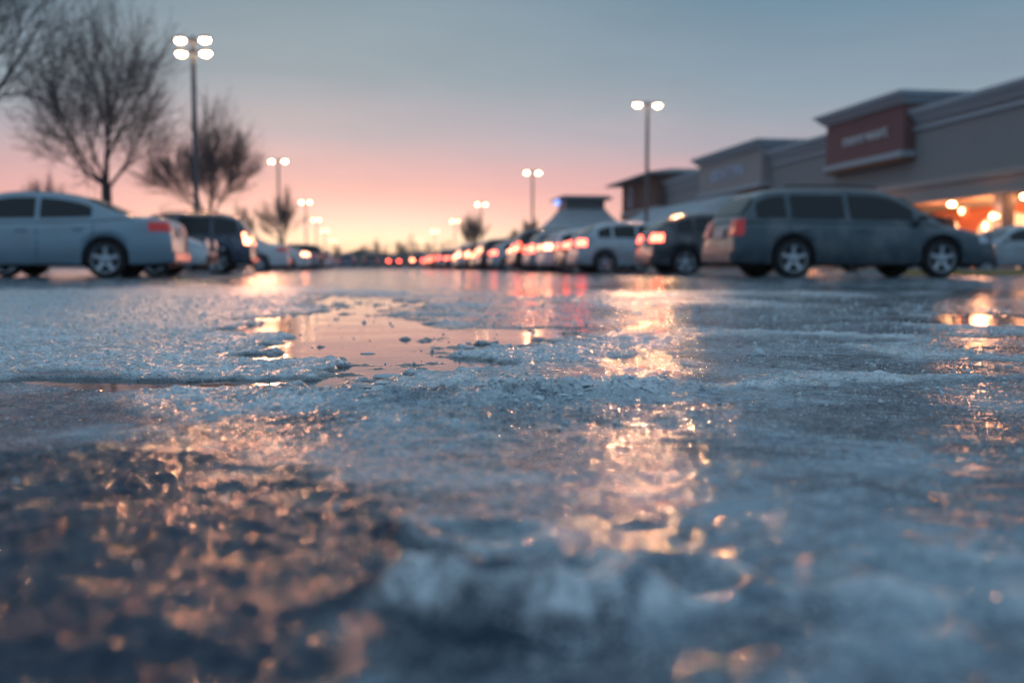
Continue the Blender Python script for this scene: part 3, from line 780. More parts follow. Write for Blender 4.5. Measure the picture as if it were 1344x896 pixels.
GR_R = 'cars parked along the right side of the aisle'
GR_L = 'cars parked along the left side of the aisle'
def car(kind, colour, s, t_edge, side, label, rear_to_aisle=True, detail=2, tail='off', head='off', group=None, cat='car', rot=None, name=None, plates=True):
    """s = middle of the slot, t_edge = the bumper line on the aisle side; side +1 right row, -1 left row"""
    D = car_meshes(kind); C = D['C']; L = C.s['L']
    tc_ = t_edge+side*L/2
    # local +x is the front
    rz = PHI if (side > 0) == rear_to_aisle else PHI+PI
    if rot is not None: rz = rot
    name = name or {'sedan': 'parked_sedan', 'wagon': 'parked_station_wagon', 'suv': 'parked_suv', 'minivan': 'parked_minivan', 'hatch': 'parked_hatchback', 'van': 'parked_van'}[kind]
    root = empty(name, st(s, tc_), rz)
    tag(root, label, cat, group)
    pm = paint(colour)
    link('body', part(kind, 'body', 0, D['body'][0], pm, angle=50), root)
    for i, g in enumerate(D['side_window']): link('side_window', part(kind, 'side_window', i, g, M_glass), root)
    link('rear_window', part(kind, 'rear_window', 0, D['rear_window'], M_glass), root)
    link('windshield', part(kind, 'windshield', 0, D['windshield'], M_glass), root)
    tm = {'off': M_tail_off, 'on': M_tail_on, 'amber': M_tail_amber}[tail]
    for i, g in enumerate(D['tail_light']):
        link('tail_light', part(kind, 'tail_light', i, g, tm), root)
    hm = M_head_on if head == 'on' else M_head_off
    for i, g in enumerate(D['headlight']): link('headlight', part(kind, 'headlight', i, g, hm), root)
    link('underbody', part(kind, 'underbody', 0, D['underbody'], M_black, False), root)
    if detail >= 1:
        link('rear_bumper', part(kind, 'rear_bumper', 0, D['rear_bumper'], pm, True, .02), root)
        link('licence_plate', part(kind, 'licence_plate', 0, D['licence_plate'], M_plate, False), root)
        for i, g in enumerate(D['side_mirror']): link('side_mirror', part(kind, 'side_mirror', i, g, pm), root)
    if detail >= 2:
        link('front_bumper', part(kind, 'front_bumper', 0, D['front_bumper'], M_black, True, .02), root)
        link('grille', part(kind, 'grille', 0, D['grille'], M_black, True, .01), root)
        for i, g in enumerate(D['door_handle']): link('door_handle', part(kind, 'door_handle', i, g, pm, True, .005), root)
        
        for i, g in enumerate(D['door_seam']): link('door_seam', part(kind, 'door_seam', i, g, M_black), root)
        for i, g in enumerate(D.get('roof_rail', [])): link('roof_rail', part(kind, 'roof_rail', i, g, M_black), root)
    for wx in (C.wr, C.wf):
        for sgn in (-1, 1):
            p = (wx-L/2, sgn*(C.hw(wx)-.125), C.s['r'])
            w = empty('wheel', p, 0, root)
            if sgn > 0: w.rotation_euler = (0, 0, PI)
            link('tyre', part(kind, 'tyre', 0, D['tyre'], M_tyre, angle=60), w)
            if detail >= 1: link('rim', part(kind, 'rim', 0, D['rim'], M_rim, angle=40), w)
            if detail >= 2: link('brake_disc', part(kind, 'brake_disc', 0, D['brake_disc'], M_black), w)
    return root

W2 = lambda k: SPEC[k]['W']/2
# near cars
car('wagon', 'grey', 16.3+W2('wagon'), 6.25, 1, 'dark blue-grey station wagon parked side-on, biggest car on the right', tail='off', group=GR_R, cat='station wagon')
car('sedan', 'silver', 17.6+W2('sedan'), -3.25, -1, 'silver sedan cut off by the left edge of the photo', group=GR_L)
# right row behind the wagon
car('hatch', 'dark', 22.9+W2('hatch'), 6.75, 1, 'dark hatchback with lit red tail lights just behind the grey wagon', tail='on', group=GR_R)
car('hatch', 'light', 27.9+W2('hatch'), 6.0, 1, 'pale silver hatchback beside the dark hatchback, rear wheel showing', tail='on', group=GR_R)
car('sedan', 'dark', 30.9+W2('sedan'), 6.2, 1, 'dark sedan with glowing tail lights just beyond the pale silver hatchback', tail='on', group=GR_R)
car('hatch', 'white', 33.8+W2('hatch'), 6.1, 1, 'white hatchback between the dark sedan and a silver wagon in the right row', tail='amber', detail=1, group=GR_R)
# left row
car('sedan', 'white', 20.6+W2('sedan'), -3.15, -1, 'white sedan nosing into the aisle behind the silver sedan', rear_to_aisle=False, group=GR_L)
car('suv', 'navy', 27.6+W2('suv'), -2.95, -1, 'dark navy SUV seen over the silver sedan trunk', tail='amber', group=GR_L, cat='suv').scale = (.96, .96, .94)
car('sedan', 'white', 40.0+W2('sedan'), -3.0, -1, 'white sedan with sloping trunk just beyond the dark SUV on the left', detail=1, group=GR_L)
# right of the wagon
car('hatch', 'light', 28.6+W2('hatch'), 18.3, 1, 'pale silver hatchback at the right edge, nose towards the grey wagon', rear_to_aisle=False, group='cars in front of the shops')
car('van', 'navy', 43.0, 21.4, 1, 'tall dark blue van standing near the lit shopfront', rear_to_aisle=False, detail=1, group='cars in front of the shops', cat='van')
car('suv', 'dark', 37.5, 18.5, 1, 'dark SUV in front of the shops, seen behind the hood of the grey wagon', rear_to_aisle=False, detail=1, group='cars in front of the shops', cat='suv')
car('sedan', 'red', 34.0, 18.5, 1, 'dark red sedan in front of the shops next to the pale hatchback', rear_to_aisle=False, detail=1, group='cars in front of the shops')

NUM = ['first', 'second', 'third', 'fourth', 'fifth', 'sixth', 'seventh', 'eighth', 'ninth', 'tenth', 'eleventh', 'twelfth', 'thirteenth',
       'fourteenth', 'fifteenth', 'sixteenth', 'seventeenth', 'eighteenth', 'nineteenth', 'twentieth']
rr = random.Random(5)
s_ = 36.8; i = 0
kinds = ['wagon', 'suv', 'sedan', 'hatch', 'suv', 'minivan', 'sedan', 'suv']
cols = ['silver', 'dark', 'blue', 'light', 'navy', 'silver', 'grey', 'black', 'white', 'dark']
nm = {'wagon': 'station wagon', 'suv': 'SUV', 'sedan': 'sedan', 'hatch': 'hatchback', 'minivan': 'minivan'}
cn = {'silver': 'silver', 'dark': 'dark', 'blue': 'blue', 'light': 'pale silver', 'navy': 'navy', 'grey': 'grey', 'black': 'black', 'white': 'white'}
while s_ < 116:
    k = kinds[i % len(kinds)] if i < 8 else rr.choice(kinds); c = cols[i % len(cols)] if i < 10 else rr.choice(cols)
    tl = rr.choice(['on', 'amber', 'on', 'off', 'on'])
    if i < 14:
        lab = '%s %s, %s car beyond the white hatchback in the right row' % (cn[c], nm[k], NUM[i])
    else:
        lab = 'tiny distant car far down the right row where the tail lights blur together'
    car(k, c, s_+.9, 6.2+rr.uniform(-.25, .25), 1, lab, detail=1 if s_ < 60 else 0, tail=tl, group=GR_R)
    s_ += 2.95 if rr.random() < .85 else 5.8
    i += 1
s_ = 56; i = 0
while s_ < 114:
    c = ['white', 'silver', 'dark', 'light', 'navy', 'white', 'grey'][i % 7]; k = ['sedan', 'sedan', 'suv', 'hatch', 'sedan'][i % 5]
    lab = ('%s %s, %s car in the far group on the left side of the aisle' % (cn[c], nm[k], NUM[i])) if i < 6 else 'tiny distant car at the far end of the left row'
    car(k, c, s_, -3+rr.uniform(-.3, .3), -1, lab, detail=0, tail='off' if i % 3 else 'amber', group=GR_L)
    s_ += rr.choice([2.9, 5.8, 8.7]); i += 1
# cars crossing the far end of the aisle
far_cars = [(-30.0, 'navy', 'suv', 'S', 'off', 'dark SUV standing across the far end, far left of the aisle'),
            (-24.6, 'blue', 'sedan', 'S', 'off', 'blue sedan standing across the far end, left of the lit headlights'),
            (-19.0, 'dark', 'suv', 'S', 'amber', 'dark SUV with an amber light at the far end, left of the lit headlights'),
            (-10.9, 'navy', 'sedan', 'H', 'off', 'navy sedan facing the camera at the far end with lit headlights')]
same = 'tiny distant car facing away in the row closing the far end of the aisle'
for q in range(10):
    far_cars.append((-7.6+2.75*q, ['dark', 'navy', 'blue', 'grey'][q % 4], ['suv', 'sedan', 'suv', 'minivan', 'hatch'][q % 5], 'B', ['amber', 'off', 'on', 'amber', 'off'][q*3 % 5], same))
for j, (tt, c, k, hd, tl, lab) in enumerate(far_cars):
    off_t = SPEC[k]['L']/2
    car(k, c, 120+(j % 3)*1.2, tt-off_t, 1, lab, detail=0, head='on' if hd == 'H' else 'off', tail=tl,
        group='cars at the far end of the aisle', rot={'H': ROT_U+PI, 'S': PHI+PI, 'B': ROT_U}[hd])

# ------------------------------------------------------------------ lamp posts
def lamp_meshes(four):
    D = {}
    g = MB(); g.lathe([(.30, 0), (.30, .62), (.27, .66)], 24); D['base'] = g.mesh('base', M_conc, True)
    g = MB(); g.lathe([(.115, .66), (.085, 8.85), (.03, 8.9)], 14); g.box(-.2, .2, -.2, .2, .66, .69); D['pole'] = g.mesh('pole', M_galv, True)
    g = MB(); g.box(-.45, .45, -.035, .035, 8.70, 8.77)
    if four: g.box(-.36, .36, -.035, .035, 8.24, 8.31)
    D['arm'] = g.mesh('arm', M_galv, False, .01)
    g = MB(); g.ellipsoid((0, 0, 0), (.27, .19, .10), 20, 8, zmin=-.05); g.box(-.22, .22, -.15, .15, -.03, .02); D['lamp_head'] = g.mesh('lamp_head', M_galv, True)
    g = MB(); g.ellipsoid((0, 0, -.03), (.20, .15, .13), 14, 6, zmax=.0); D['lens'] = g.mesh('lens', M_lamp, True)
    return D
LM = {False: lamp_meshes(False), True: lamp_meshes(True)}
def lamp(px, py, Y, label, four=False, g='parking lot lamp posts'):
    p = at(px, py, Y)
    root = empty('parking_lot_lamp', (p.x, p.y, 0), math.radians(-3 if px < 470 else 8))
    k = p.z/8.62
    root.scale = (1, 1, k)
    D = LM[four]
    link('base', D['base'], root); link('pole', D['pole'], root); link('arm', D['arm'], root)
    spots = [(-.56, 8.74), (.56, 8.74)] if not four else [(-.48, 8.78), (.48, 8.78), (-.46, 8.28), (.50, 8.28)]
    for (a, b_) in spots:
        h = link('lamp_head', D['lamp_head'], root, loc=(a, 0, b_)); h.scale = (1, 1, 1/k)
        link('lens', D['lens'], h)
    if Y < 100:
        for dx in (-.5, .5):          # the heads throw their light forward over the aisle
            l = bpy.data.lights.new('lamp_light', 'SPOT'); l.energy = (1400 if four else (5000 if Y < 60 else 800))*.5
            l.color = (1, .43, .20); l.shadow_soft_size = .10; l.spot_size = math.radians(75); l.spot_blend = .4
            lo = bpy.data.objects.new('lamp_light', l); COL.objects.link(lo); lo.location = (p.x+dx, p.y-.32, p.z-.30)
            lo.rotation_euler = (Vector((0, 3, 0))-lo.location).to_track_quat('-Z', 'Y').to_euler()
    return tag(root, label, 'lamp post', g)
lamps = [(253, 57, 39.3, 'nearest lamp post on the left with four lit heads above the bare trees', True),
         (365, 213, 84, 'second lamp post in the left line, twin lit heads right of the small bare tree'),
         (401, 266, 137, 'third lamp post in the left line going away'),
         (415, 289, 189, 'fourth lamp post in the left line going away'),
         (426, 303, 245, 'fifth lamp post in the left line going away'),
         (437, 316, 330, 'farthest lamp post of the left line, lowest in the sunset glow'),
         (850, 140, 54.8, 'nearest lamp post on the right, standing against the shop buildings'),
         (699, 228, 94, 'second lamp post in the right line, above the dark bush'),
         (632, 269, 142, 'third lamp post in the right line going away'),
         (597, 291, 195, 'fourth lamp post in the right line going away'),
         (571, 304, 250, 'fifth lamp post in the right line going away'),
         (550, 316, 320, 'sixth lamp post in the right line going away'),
         (520, 330, 430, 'lamp post by itself low over the treeline, between the two lines')]
for a in lamps: lamp(*a)

# ------------------------------------------------------------------ trees
def tubes_mesh(name, segs, m, n=3):
    segs = np.array(segs, float)     # p0(3) p1(3) r0 r1
    p0, p1, r0, r1 = segs[:, :3], segs[:, 3:6], segs[:, 6], segs[:, 7]
    d = p1-p0; d /= np.linalg.norm(d, axis=1, keepdims=True)+1e-9
    ref = np.where(np.abs(d[:, 2:3]) > .9, np.array([[1., 0, 0]]), np.array([[0, 0, 1.]]))
    a = np.cross(d, ref); a /= np.linalg.norm(a, axis=1, keepdims=True); b = np.cross(d, a)
    V = []
    for pp, rr_ in ((p0, r0), (p1, r1)):
        for k in range(n):
            an = 2*PI*k/n; V.append(pp+(a*math.cos(an)+b*math.sin(an))*rr_[:, None])
    V = np.stack(V, 1).reshape(-1, 3); N_ = len(segs); base = np.arange(N_)[:, None]*2*n
    fs = np.concatenate([base+np.array([[k, (k+1) % n, n+(k+1) % n, n+k]]) for k in range(n)])
    me = bpy.data.meshes.new(name); me.vertices.add(len(V)); me.vertices.foreach_set('co', V.astype(np.float32).ravel())
    me.loops.add(fs.size); me.loops.foreach_set('vertex_index', fs.astype(np.int32).ravel())
    me.polygons.add(len(fs)); me.polygons.foreach_set('loop_start', np.arange(0, fs.size, 4, dtype=np.int32))
    me.polygons.foreach_set('use_smooth', np.ones(len(fs), bool))
    me.update(calc_edges=True); me.materials.append(m)
    return me

def grow_tree(seed, H, trunk_h, spread, levels=5, r0=.13, fine=.006):
    r = random.Random(seed); thick = []; thin = []
    def rot(v, ang, az_):
        o = v.orthogonal().normalized(); o = Matrix.Rotation(az_, 3, v) @ o
        return (v*math.cos(ang)+o*math.sin(ang)).normalized()
    def limb(p, d, length, rad, lev):
        ns = 4 if lev < 3 else 3
        pts = [p]; rads = [rad]
        for k in range(ns):
            d = (d+Vector((r.gauss(0, .055), r.gauss(0, .055), r.gauss(.06, .04)))).normalized()
            p = p+d*(length/ns); rad2 = rad*(1-.42*(k+1)/ns)
            pts.append(p.copy()); rads.append(rad2)
        for k in range(ns):
            (thick if rads[k] > .022 else thin).append((*pts[k], *pts[k+1], max(fine, rads[k]), max(fine*.8, rads[k+1])))
        if lev >= levels: return
        nk = {0: 5, 1: 5, 2: 4, 3: 4, 4: 3, 5: 2}[lev]
        for k in range(nk):
            f = .30+.70*(k+r.random()*.6)/nk if lev > 0 else .35+.65*k/nk
            f = min(f, 1); i_ = min(ns-1, int(f*ns)); q = pts[i_].lerp(pts[i_+1], f*ns-i_)
            ang = r.uniform(.26, .58)*spread
            limb(q, rot(d, ang, r.uniform(0, 6.28)), length*r.uniform(.58, .82), rads[i_]*r.uniform(.36, .50), lev+1)
        limb(pts[-1], rot(d, .12, r.uniform(0, 6.28)), length*.72, rads[-1]*.85, lev+1)
    # trunk
    p = Vector((0, 0, 0)); d = Vector((r.gauss(0, .02), r.gauss(0, .02), 1)).normalized(); prev_r = r0*1.35
    for k in range(5):
        q = p+d*trunk_h/5; rr_ = r0*(1.25-.06*k) if k else r0*1.12
        thick.append((*p, *q, prev_r, rr_)); p = q; prev_r = rr_
        d = (d+Vector((r.gauss(0, .03), r.gauss(0, .03), 0))).normalized()
    L0 = (H-trunk_h)*.40
    nl = 5
    for k in range(nl):
        a = 2*PI*k/nl+r.uniform(-.3, .3); tilt = r.uniform(.50, .95)*spread if k else .05
        v = Vector((math.cos(a)*math.sin(tilt), math.sin(a)*math.sin(tilt), math.cos(tilt)))
        limb(p-Vector((0, 0, r.uniform(0, trunk_h*.12))), v, L0*r.uniform(.9, 1.15), r0*r.uniform(.32, .46), 1)
    limb(p, Vector((0, 0, 1)), L0*1.15, r0*.6, 1)
    zmax = max(s[5] for s in thin)
    k = (H-trunk_h)/(zmax-trunk_h) if zmax > trunk_h else 1
    def sc_(S):
        out = []
        for s in S:
            s = list(s)
            for j in (2, 5):
                if s[j] > trunk_h: s[j] = trunk_h+(s[j]-trunk_h)*k
            for j in (0, 1, 3, 4): s[j] *= k if k < 1 else 1
            out.append(s)
        return out
    return sc_(thick), sc_(thin)

def tree(seed, loc, H, trunk_h, spread, label, rz=0., **kw):
    thick, thin = grow_tree(seed, H, trunk_h, spread, **kw)
    root = empty('bare_tree', (loc[0], loc[1], 0), rz)
    link('trunk', tubes_mesh('trunk', thick, M_bark, 7), root)
    link('crown', tubes_mesh('crown', thin, M_twig, 3), root)
    return tag(root, label, 'tree', 'bare trees at the edge of the lot')
p = at(140, 300, 34); tree(21, p, 10.0, 3.0, 1.42, 'tall bare tree with a wide fan of twigs behind the silver sedan', r0=.16, fine=.007)
p = at(272, 300, 50); tree(8, p, 9.2, 2.6, 1.2, 'bare tree just right of the nearest left lamp post', r0=.15, fine=.009)
p = at(-45, 300, 20); tree(13, p, 9.5, 3.0, 1.45, 'bare tree reaching in from the top left corner of the photo', r0=.16, fine=.005)
p = at(60, 300, 70); tree(31, p, 7.2, 2.0, .8, 'small faint bare tree behind the roof of the silver sedan', levels=4, r0=.10, fine=.012)
p = at(372, 300, 88); tree(42, p, 7.6, 2.2, .95, 'faint bare tree under the second lamp post of the left line', levels=4, r0=.12, fine=.013)
p = at(320, 300, 96); tree(45, p, 6.5, 1.6, .9, 'low faint bare tree between the dark SUV and the left lamps', levels=4, r0=.12, fine=.013)
p = at(622, 300, 140); tree(51, p, 8.2, 1.8, .7, 'narrow bare tree below the third lamp post of the right line', levels=4, r0=.13, fine=.02)
p = at(697, 300, 88); tree(53, p, 4.6, .6, 1.0, 'low dark tree with short dense branches below the second lamp post of the right line', levels=4, r0=.12, fine=.03)

# far wood: reads as one mass along the horizon
def far_wood():
    r = random.Random(99); segs = []
    for i in range(340):
        t = r.uniform(-330, 260); s = r.uniform(330, 380)
        q = st(s, t); H = r.uniform(6.0, 10.0)*(1+.25*math.sin(t*.06)+.2*math.sin(t*.021+1))
        segs.append((q.x, q.y, 0, q.x, q.y, H*.6, .25, .12))
        for k in range(46):
            z = r.uniform(.12, .8)*H; a = r.uniform(0, 6.28); e = r.uniform(.4, 1.2); l = H*r.uniform(.12, .38)*(1.05-z/H)
            dx, dy, dz = math.cos(a)*math.cos(e)*l, math.sin(a)*math.cos(e)*l, math.sin(e)*l
            segs.append((q.x+dx*.3, q.y+dy*.3, z, q.x+dx*1.5, q.y+dy*1.5, z+dz, .09, .03))
            segs.append((q.x+dx, q.y+dy, z+dz*.5, q.x+dx*1.2+r.gauss(0, .5), q.y+dy*1.2+r.gauss(0, .5), z+dz*.5+l*.6, .06, .03))
    me = tubes_mesh('far_wood', segs, M_twig, 3)
    tag(link('far_wood', me), 'dark bare woodland along the horizon under the sunset', 'woodland', kind='stuff')
    g = MB(); n = 120; rows = []
    for j, (s, hh) in enumerate(((318, 0.0), (330, 1.0), (360, 1.0), (380, 0))):
        row = []
        for i in range(n+1):
            t = -420+i*(760/n); q = st(s, t)
            row.append((q.x, q.y, -.2+hh*(4.2+1.1*math.sin(t*.09+1)+.8*math.sin(t*.31+2)+.5*r.random())))
        rows.append(row)
    g.grid(rows)
    tag(link('hedge_bank', g.mesh('hedge_bank', mat('scrub_bank', (.03, .035, .035), .9, 0, var=.5, scale=.8, bump=.3, bscale=1.0), True)), 'low dark scrub bank at the foot of the distant wood', 'bank', kind='structure')
far_wood()

# ------------------------------------------------------------------ shops
M_stucco = mat('grey_beige_stucco', (.25, .255, .262), .85, 0, var=.10, scale=.6, bump=.01, bscale=25)
M_beige = mat('beige_stucco', (.34, .31, .30), .85, 0, var=.10, scale=.6, bump=.01, bscale=25)
M_trim = mat('pale_cornice', (.36, .41, .46), .7, 0, var=.10, scale=1.5)
M_redp = mat('brick_red_panel', (.19, .085, .088), .8, 0, var=.12, scale=1.2)
M_brick = None
def brick_mat():
    m, nt, b = new_mat('dark_brick'); N, L = nt.nodes, nt.links
    tc = N.new('ShaderNodeTexCoord'); br = N.new('ShaderNodeTexBrick'); br.inputs['Scale'].default_value = 4
    mp = N.new('ShaderNodeMapping'); mp.inputs['Rotation'].default_value = (PI/2, 0, 0)
    L.new(tc.outputs['Object'], mp.inputs[0]); L.new(mp.outputs[0], br.inputs['Vector'])
    br.inputs['Color1'].default_value = (.13, .05, .04, 1); br.inputs['Color2'].default_value = (.09, .035, .03, 1); br.inputs['Mortar'].default_value = (.14, .11, .10, 1)
    L.new(br.outputs['Color'], b.inputs['Base Color']); b.inputs['Roughness'].default_value = .85
    return m
M_brick = brick_mat()
M_rust = mat('rust_brown_soffit', (.20, .085, .04), .8, 0, var=.15)
M_snowroof = mat('frosted_roof', (.30, .36, .40), .7, 0, var=.2, scale=1.2, bump=.02, bscale=8)
M_metalroof = mat('blue_grey_roof_edge', (.08, .11, .13), .5, .2)
M_terra = mat('terracotta_stucco', (.42, .13, .065), .85, 0, var=.12, scale=1.0)
M_shopglass = mat('shop_glass', (.02, .025, .03), .1, 0, coat=.5)
M_shoplit = mat('lit_shop_window', (.3, .25, .2), .3, 0, emit=(1, .55, .28), estr=.9)
M_sofit = mat('canopy_soffit', (.34, .22, .16), .8, 0)
M_sign = mat('white_sign_letters', (.62, .66, .70), .5, 0, var=.05)
M_bluesign = mat('blue_white_sign_letters', (.42, .56, .74), .5, 0, var=.05)
M_bulb = mat('canopy_lamp_lit', (.9, .7, .5), .3, 0, emit=(1, .42, .18), estr=38)
M_bulbdim = mat('small_lamp_lit', (.9, .7, .5), .3, 0, emit=(1, .38, .18), estr=14)
M_bulbblue = mat('blue_lamp_lit', (.3, .4, .9), .3, 0, emit=(.25, .40, 1), estr=2)

class ST(MB):
    """boxes given in s, t, z, kept relative to the thing's own base point"""
    def __init__(self, s0, t0): super().__init__(); self.s0 = s0; self.t0 = t0
    def b(self, s0, s1, t0, t1, z0, z1):
        self.box(s0-self.s0, s1-self.s0, -(t1-self.t0), -(t0-self.t0), z0, z1)

def text_mesh(txt, size, m, depth=.06, name='sign_letters'):
    cu = bpy.data.curves.new(name, 'FONT'); cu.body = txt; cu.size = size; cu.extrude = depth; cu.align_x = 'CENTER'; cu.align_y = 'CENTER'
    cu.resolution_u = 3
    o = bpy.data.objects.new(name, cu); COL.objects.link(o)
    dg = bpy.context.evaluated_depsgraph_get(); dg.update()
    me = bpy.data.meshes.new_from_object(o.evaluated_get(dg))
    bpy.data.objects.remove(o); me.materials.clear(); me.materials.append(m)
    return me

def lettering(root, txt, size, m, s, t, z, ref, width=None):
    me = text_mesh(txt, size, m)
    # text lies in its xy plane: stand it up, face towards -t, reading direction runs back towards the camera
    o = link('sign_letters', me, root)
    o.rotation_euler = (PI/2, 0, PI)
    if width:
        xs = [v.co.x for v in me.vertices]; o.scale = (width/(max(xs)-min(xs)), 1, 1)
    o.location = (s-ref[0], -(t-ref[1]), z)
    return o

TW = 30.0
def shops():
    ref = (20.0, TW)
    root = empty('shop_building', st(*ref), ROT_U)
    tag(root, 'long beige shopping strip with stepped parapets and a lit canopy on the right', 'shop building')
    def mk(): return ST(*ref)
    def put(g, name, m, parent=root, bevel=.0, smooth=False): return link(name, g.mesh(name, m, smooth, bevel), parent)
    g = mk(); g.b(14, 112, TW, TW+26, 3.2, 8.3); g.b(14, 112, TW+3.4, TW+26, 0, 3.2)
    put(g, 'wall', M_stucco)
    g = mk()
    g.b(14, 112, TW-.12, TW+.5, 8.05, 8.30); g.b(14, 112, TW-.30, TW+.6, 8.303, 8.52); g.b(14, 112, TW-.50, TW+.7, 8.523, 8.74)
    g.b(14, 112, TW-.16, TW+.0, 7.62, 7.80)
    put(g, 'parapet_cornice', M_trim)
    # tower with the red panel
    def tower(s0, s1, m, zt, zb, panel, out=.7):
        g = mk(); g.b(s0, s1, TW-out, TW+5, zb+.33, zt-.62); w = put(g, 'tower_wall', m)
        g = mk(); g.b(s0-.2, s1+.2, TW-out-.22, TW+5.2, zt-.617, zt-.42); g.b(s0-.4, s1+.4, TW-out-.42, TW+5.4, zt-.417, zt-.2); g.b(s0-.65, s1+.65, TW-out-.65, TW+5.6, zt-.197, zt)
        put(g, 'tower_cornice', M_trim)
        g = mk(); g.b(s0-.1, s1+.1, TW-out-.16, TW-.02, zb, zb+.327); put(g, 'tower_sill', M_trim)
        g = mk(); g.b(s0-.05, s1+.05, TW-out-.06, TW-.02, zb-.22, zb-.003); put(g, 'tower_soffit', M_rust)
        return w
    tower(51.6, 60.9, M_redp, 9.75, 6.25, True)
    tower(71.5, 85.5, M_beige, 9.65, 6.2, False)
    lettering(root, 'mere·wort', 1.0, M_sign, 55.9, TW-.75, 7.85, ref, 5.2)
    lettering(root, 'BEVTIN', 1.35, M_bluesign, 78.6, TW-.75, 7.75, ref, 7.0)
    # brick corner tower with low hipped roof
    g = mk(); g.b(97.5, 111.5, TW-.9, TW+9, 6.3, 9.35); put(g, 'brick_tower', M_brick)
    g = mk(); g.b(97.3, 111.7, TW-1.05, TW-.02, 5.98, 6.297); put(g, 'tower_sill', M_trim)
    g = mk(); g.b(97.4, 111.6, TW-.98, TW-.02, 5.3, 5.977); put(g, 'tower_soffit', M_rust)
    g = mk(); a, b_ = -(TW+10.3-TW), -(TW-2.5-TW)
    g.frustum((95.6-20, a, 113.6-20, b_), (95.9-20, a+.3, 113.3-20, b_-.3), 9.35, 9.6)
    g.frustum((96.2-20, a+.4, 113-20, b_-.4), (101-20, a+4, 108-20, b_-4), 9.603, 10.4)
    put(g, 'hip_roof', M_metalroof)
    g = mk(); g.lathe([(.55, -.05), (.75, -.05), (.75, .05), (.55, .05)], 28, 'y', closed=True)
    g.v = [(x*.9+(107.6-20), y-(-.97), z*1.55+7.9) for (x, y, z) in g.v]
    put(g, 'oval_emblem', M_bluesign)
    # canopy along the lower front
    g = mk(); g.b(30, 69, TW-3.2, TW-2.9, 3.45, 4.05); g.b(30, 69, TW-3.35, TW-2.9, 4.053, 4.28); g.b(30, 69, TW-3.28, TW-2.9, 3.28, 3.447)
    g.b(30, 69, TW-3.0, TW-.003, 4.283, 4.42)
    put(g, 'canopy_fascia', M_beige)
    g = mk(); g.b(30, 69, TW-2.88, TW-.003, 3.40, 3.50); put(g, 'canopy_soffit', M_sofit)
    for s in (31, 39.5, 48, 56.5, 65):
        g = mk(); g.b(s-.3, s+.3, TW-3.15, TW-2.55, 0, 3.277); g.b(s-.4, s+.4, TW-3.25, TW-2.45, 0, .6)
        put(g, 'canopy_column', M_beige, bevel=.02)
        g = mk(); g.b(s-.09, s+.09, TW-3.30, TW-3.153, 2.30, 2.42); g.ellipsoid((s-ref[0], 3.38, 2.36), (.10, .10, .15), 12, 8); put(g, 'wall_or_added_lamp', M_bulbdim, smooth=True)  # column lamps added to light the fascia from below
    # terracotta arched entrance
    g = mk(); g.b(39.0, 50.5, TW+.6, TW+3.35, 0, 3.19); put(g, 'entrance_wall', M_terra)
    g = MB(); n = 20; w, zc, R_ = 2.2, 1.9, 2.2
    vs = [(-w, 0), (w, 0)]+[(math.cos(PI*i/n)*w, zc+math.sin(PI*i/n)*.9) for i in range(n+1)]
    g.v = [(x+44.2-20, -.595+.15, z) for (x, z) in vs]+[(x+44.2-20, -.60, z) for (x, z) in vs]
    k = len(vs); order = [0, 1]+list(range(2, k)); g.f = [tuple(order), tuple(i+k for i in reversed(order))]+[(order[i], order[(i+1) % k], order[(i+1) % k]+k, order[i]+k) for i in range(k)]
    ar = put(g, 'arched_doorway', M_shoplit)
    # shop windows between pilasters
    for s0, s1 in ((22, 24.5), (24.8, 27.3), (27.6, 30.1), (31.5, 34.2), (34.6, 37.3), (37.6, 38.8), (51.3, 54.2), (54.6, 57.6), (58, 61), (61.4, 64.4), (64.8, 67.8)):
        f = mk(); f.b(s0, s1, TW+3.30, TW+3.39, .35, 2.9); fo = put(f, 'window', M_black)
        q = mk(); q.b(s0+.08, s1-.08, TW+3.27, TW+3.30, .45, 2.8)
        link('pane', q.mesh('pane', M_shoplit if int(s0) % 2 == 0 else M_shopglass), fo)
    # lamps under the canopy
    for px, py in ((1161, 269), (1186, 272), (1245, 261), (1340, 245)):
        # hang each where it is seen, 0.6 m inside the fascia
        t = TW-2.3; r_ = (px-672)/F; s = t*(T[0]-r_*T[1])/(-U[0]+r_*U[1])
        g = mk(); g.ellipsoid((s-ref[0], -(t-ref[1]), 3.17), (.17, .17, .11), 14, 8); lamp_o = put(g, 'canopy_lamp', M_bulb, smooth=True)
        g = mk(); g.tube((s-ref[0], -(t-ref[1]), 3.26), (s-ref[0], -(t-ref[1]), 3.40), .03); link('stem', g.mesh('stem', M_black), lamp_o)
    for px, z in ((1233, 2.35), (1258, 3.1), (1215, 2.1), (1290, 2.2)):
        t = TW+.45; r_ = (px-672)/F; s = t*(T[0]-r_*T[1])/(-U[0]+r_*U[1])
        g = mk(); g.ellipsoid((s-ref[0], -(t-ref[1]), z), (.13, .12, .2), 12, 8); put(g, 'wall_or_added_lamp', M_bulbdim, smooth=True)
    return root
shop_root = shops()
def warm_spot(s, t, z, e, r=.25):
    l = bpy.data.lights.new('canopy_or_added_light', 'POINT'); l.energy = e; l.color = (1, .42, .18); l.shadow_soft_size = r
    o = bpy.data.objects.new('canopy_or_added_light', l); COL.objects.link(o); o.location = st(s, t, z)
for s in (34, 43, 47, 53, 60): warm_spot(s, TW-1.4, 2.7, 160)
warm_spot(44.2, TW-.9, 2.5, 170)
for s in (31, 39.5, 48, 56.5, 65): warm_spot(s, TW-3.62, 2.35, 45, .08)  # light of the added column lamps, there to brighten the fascia

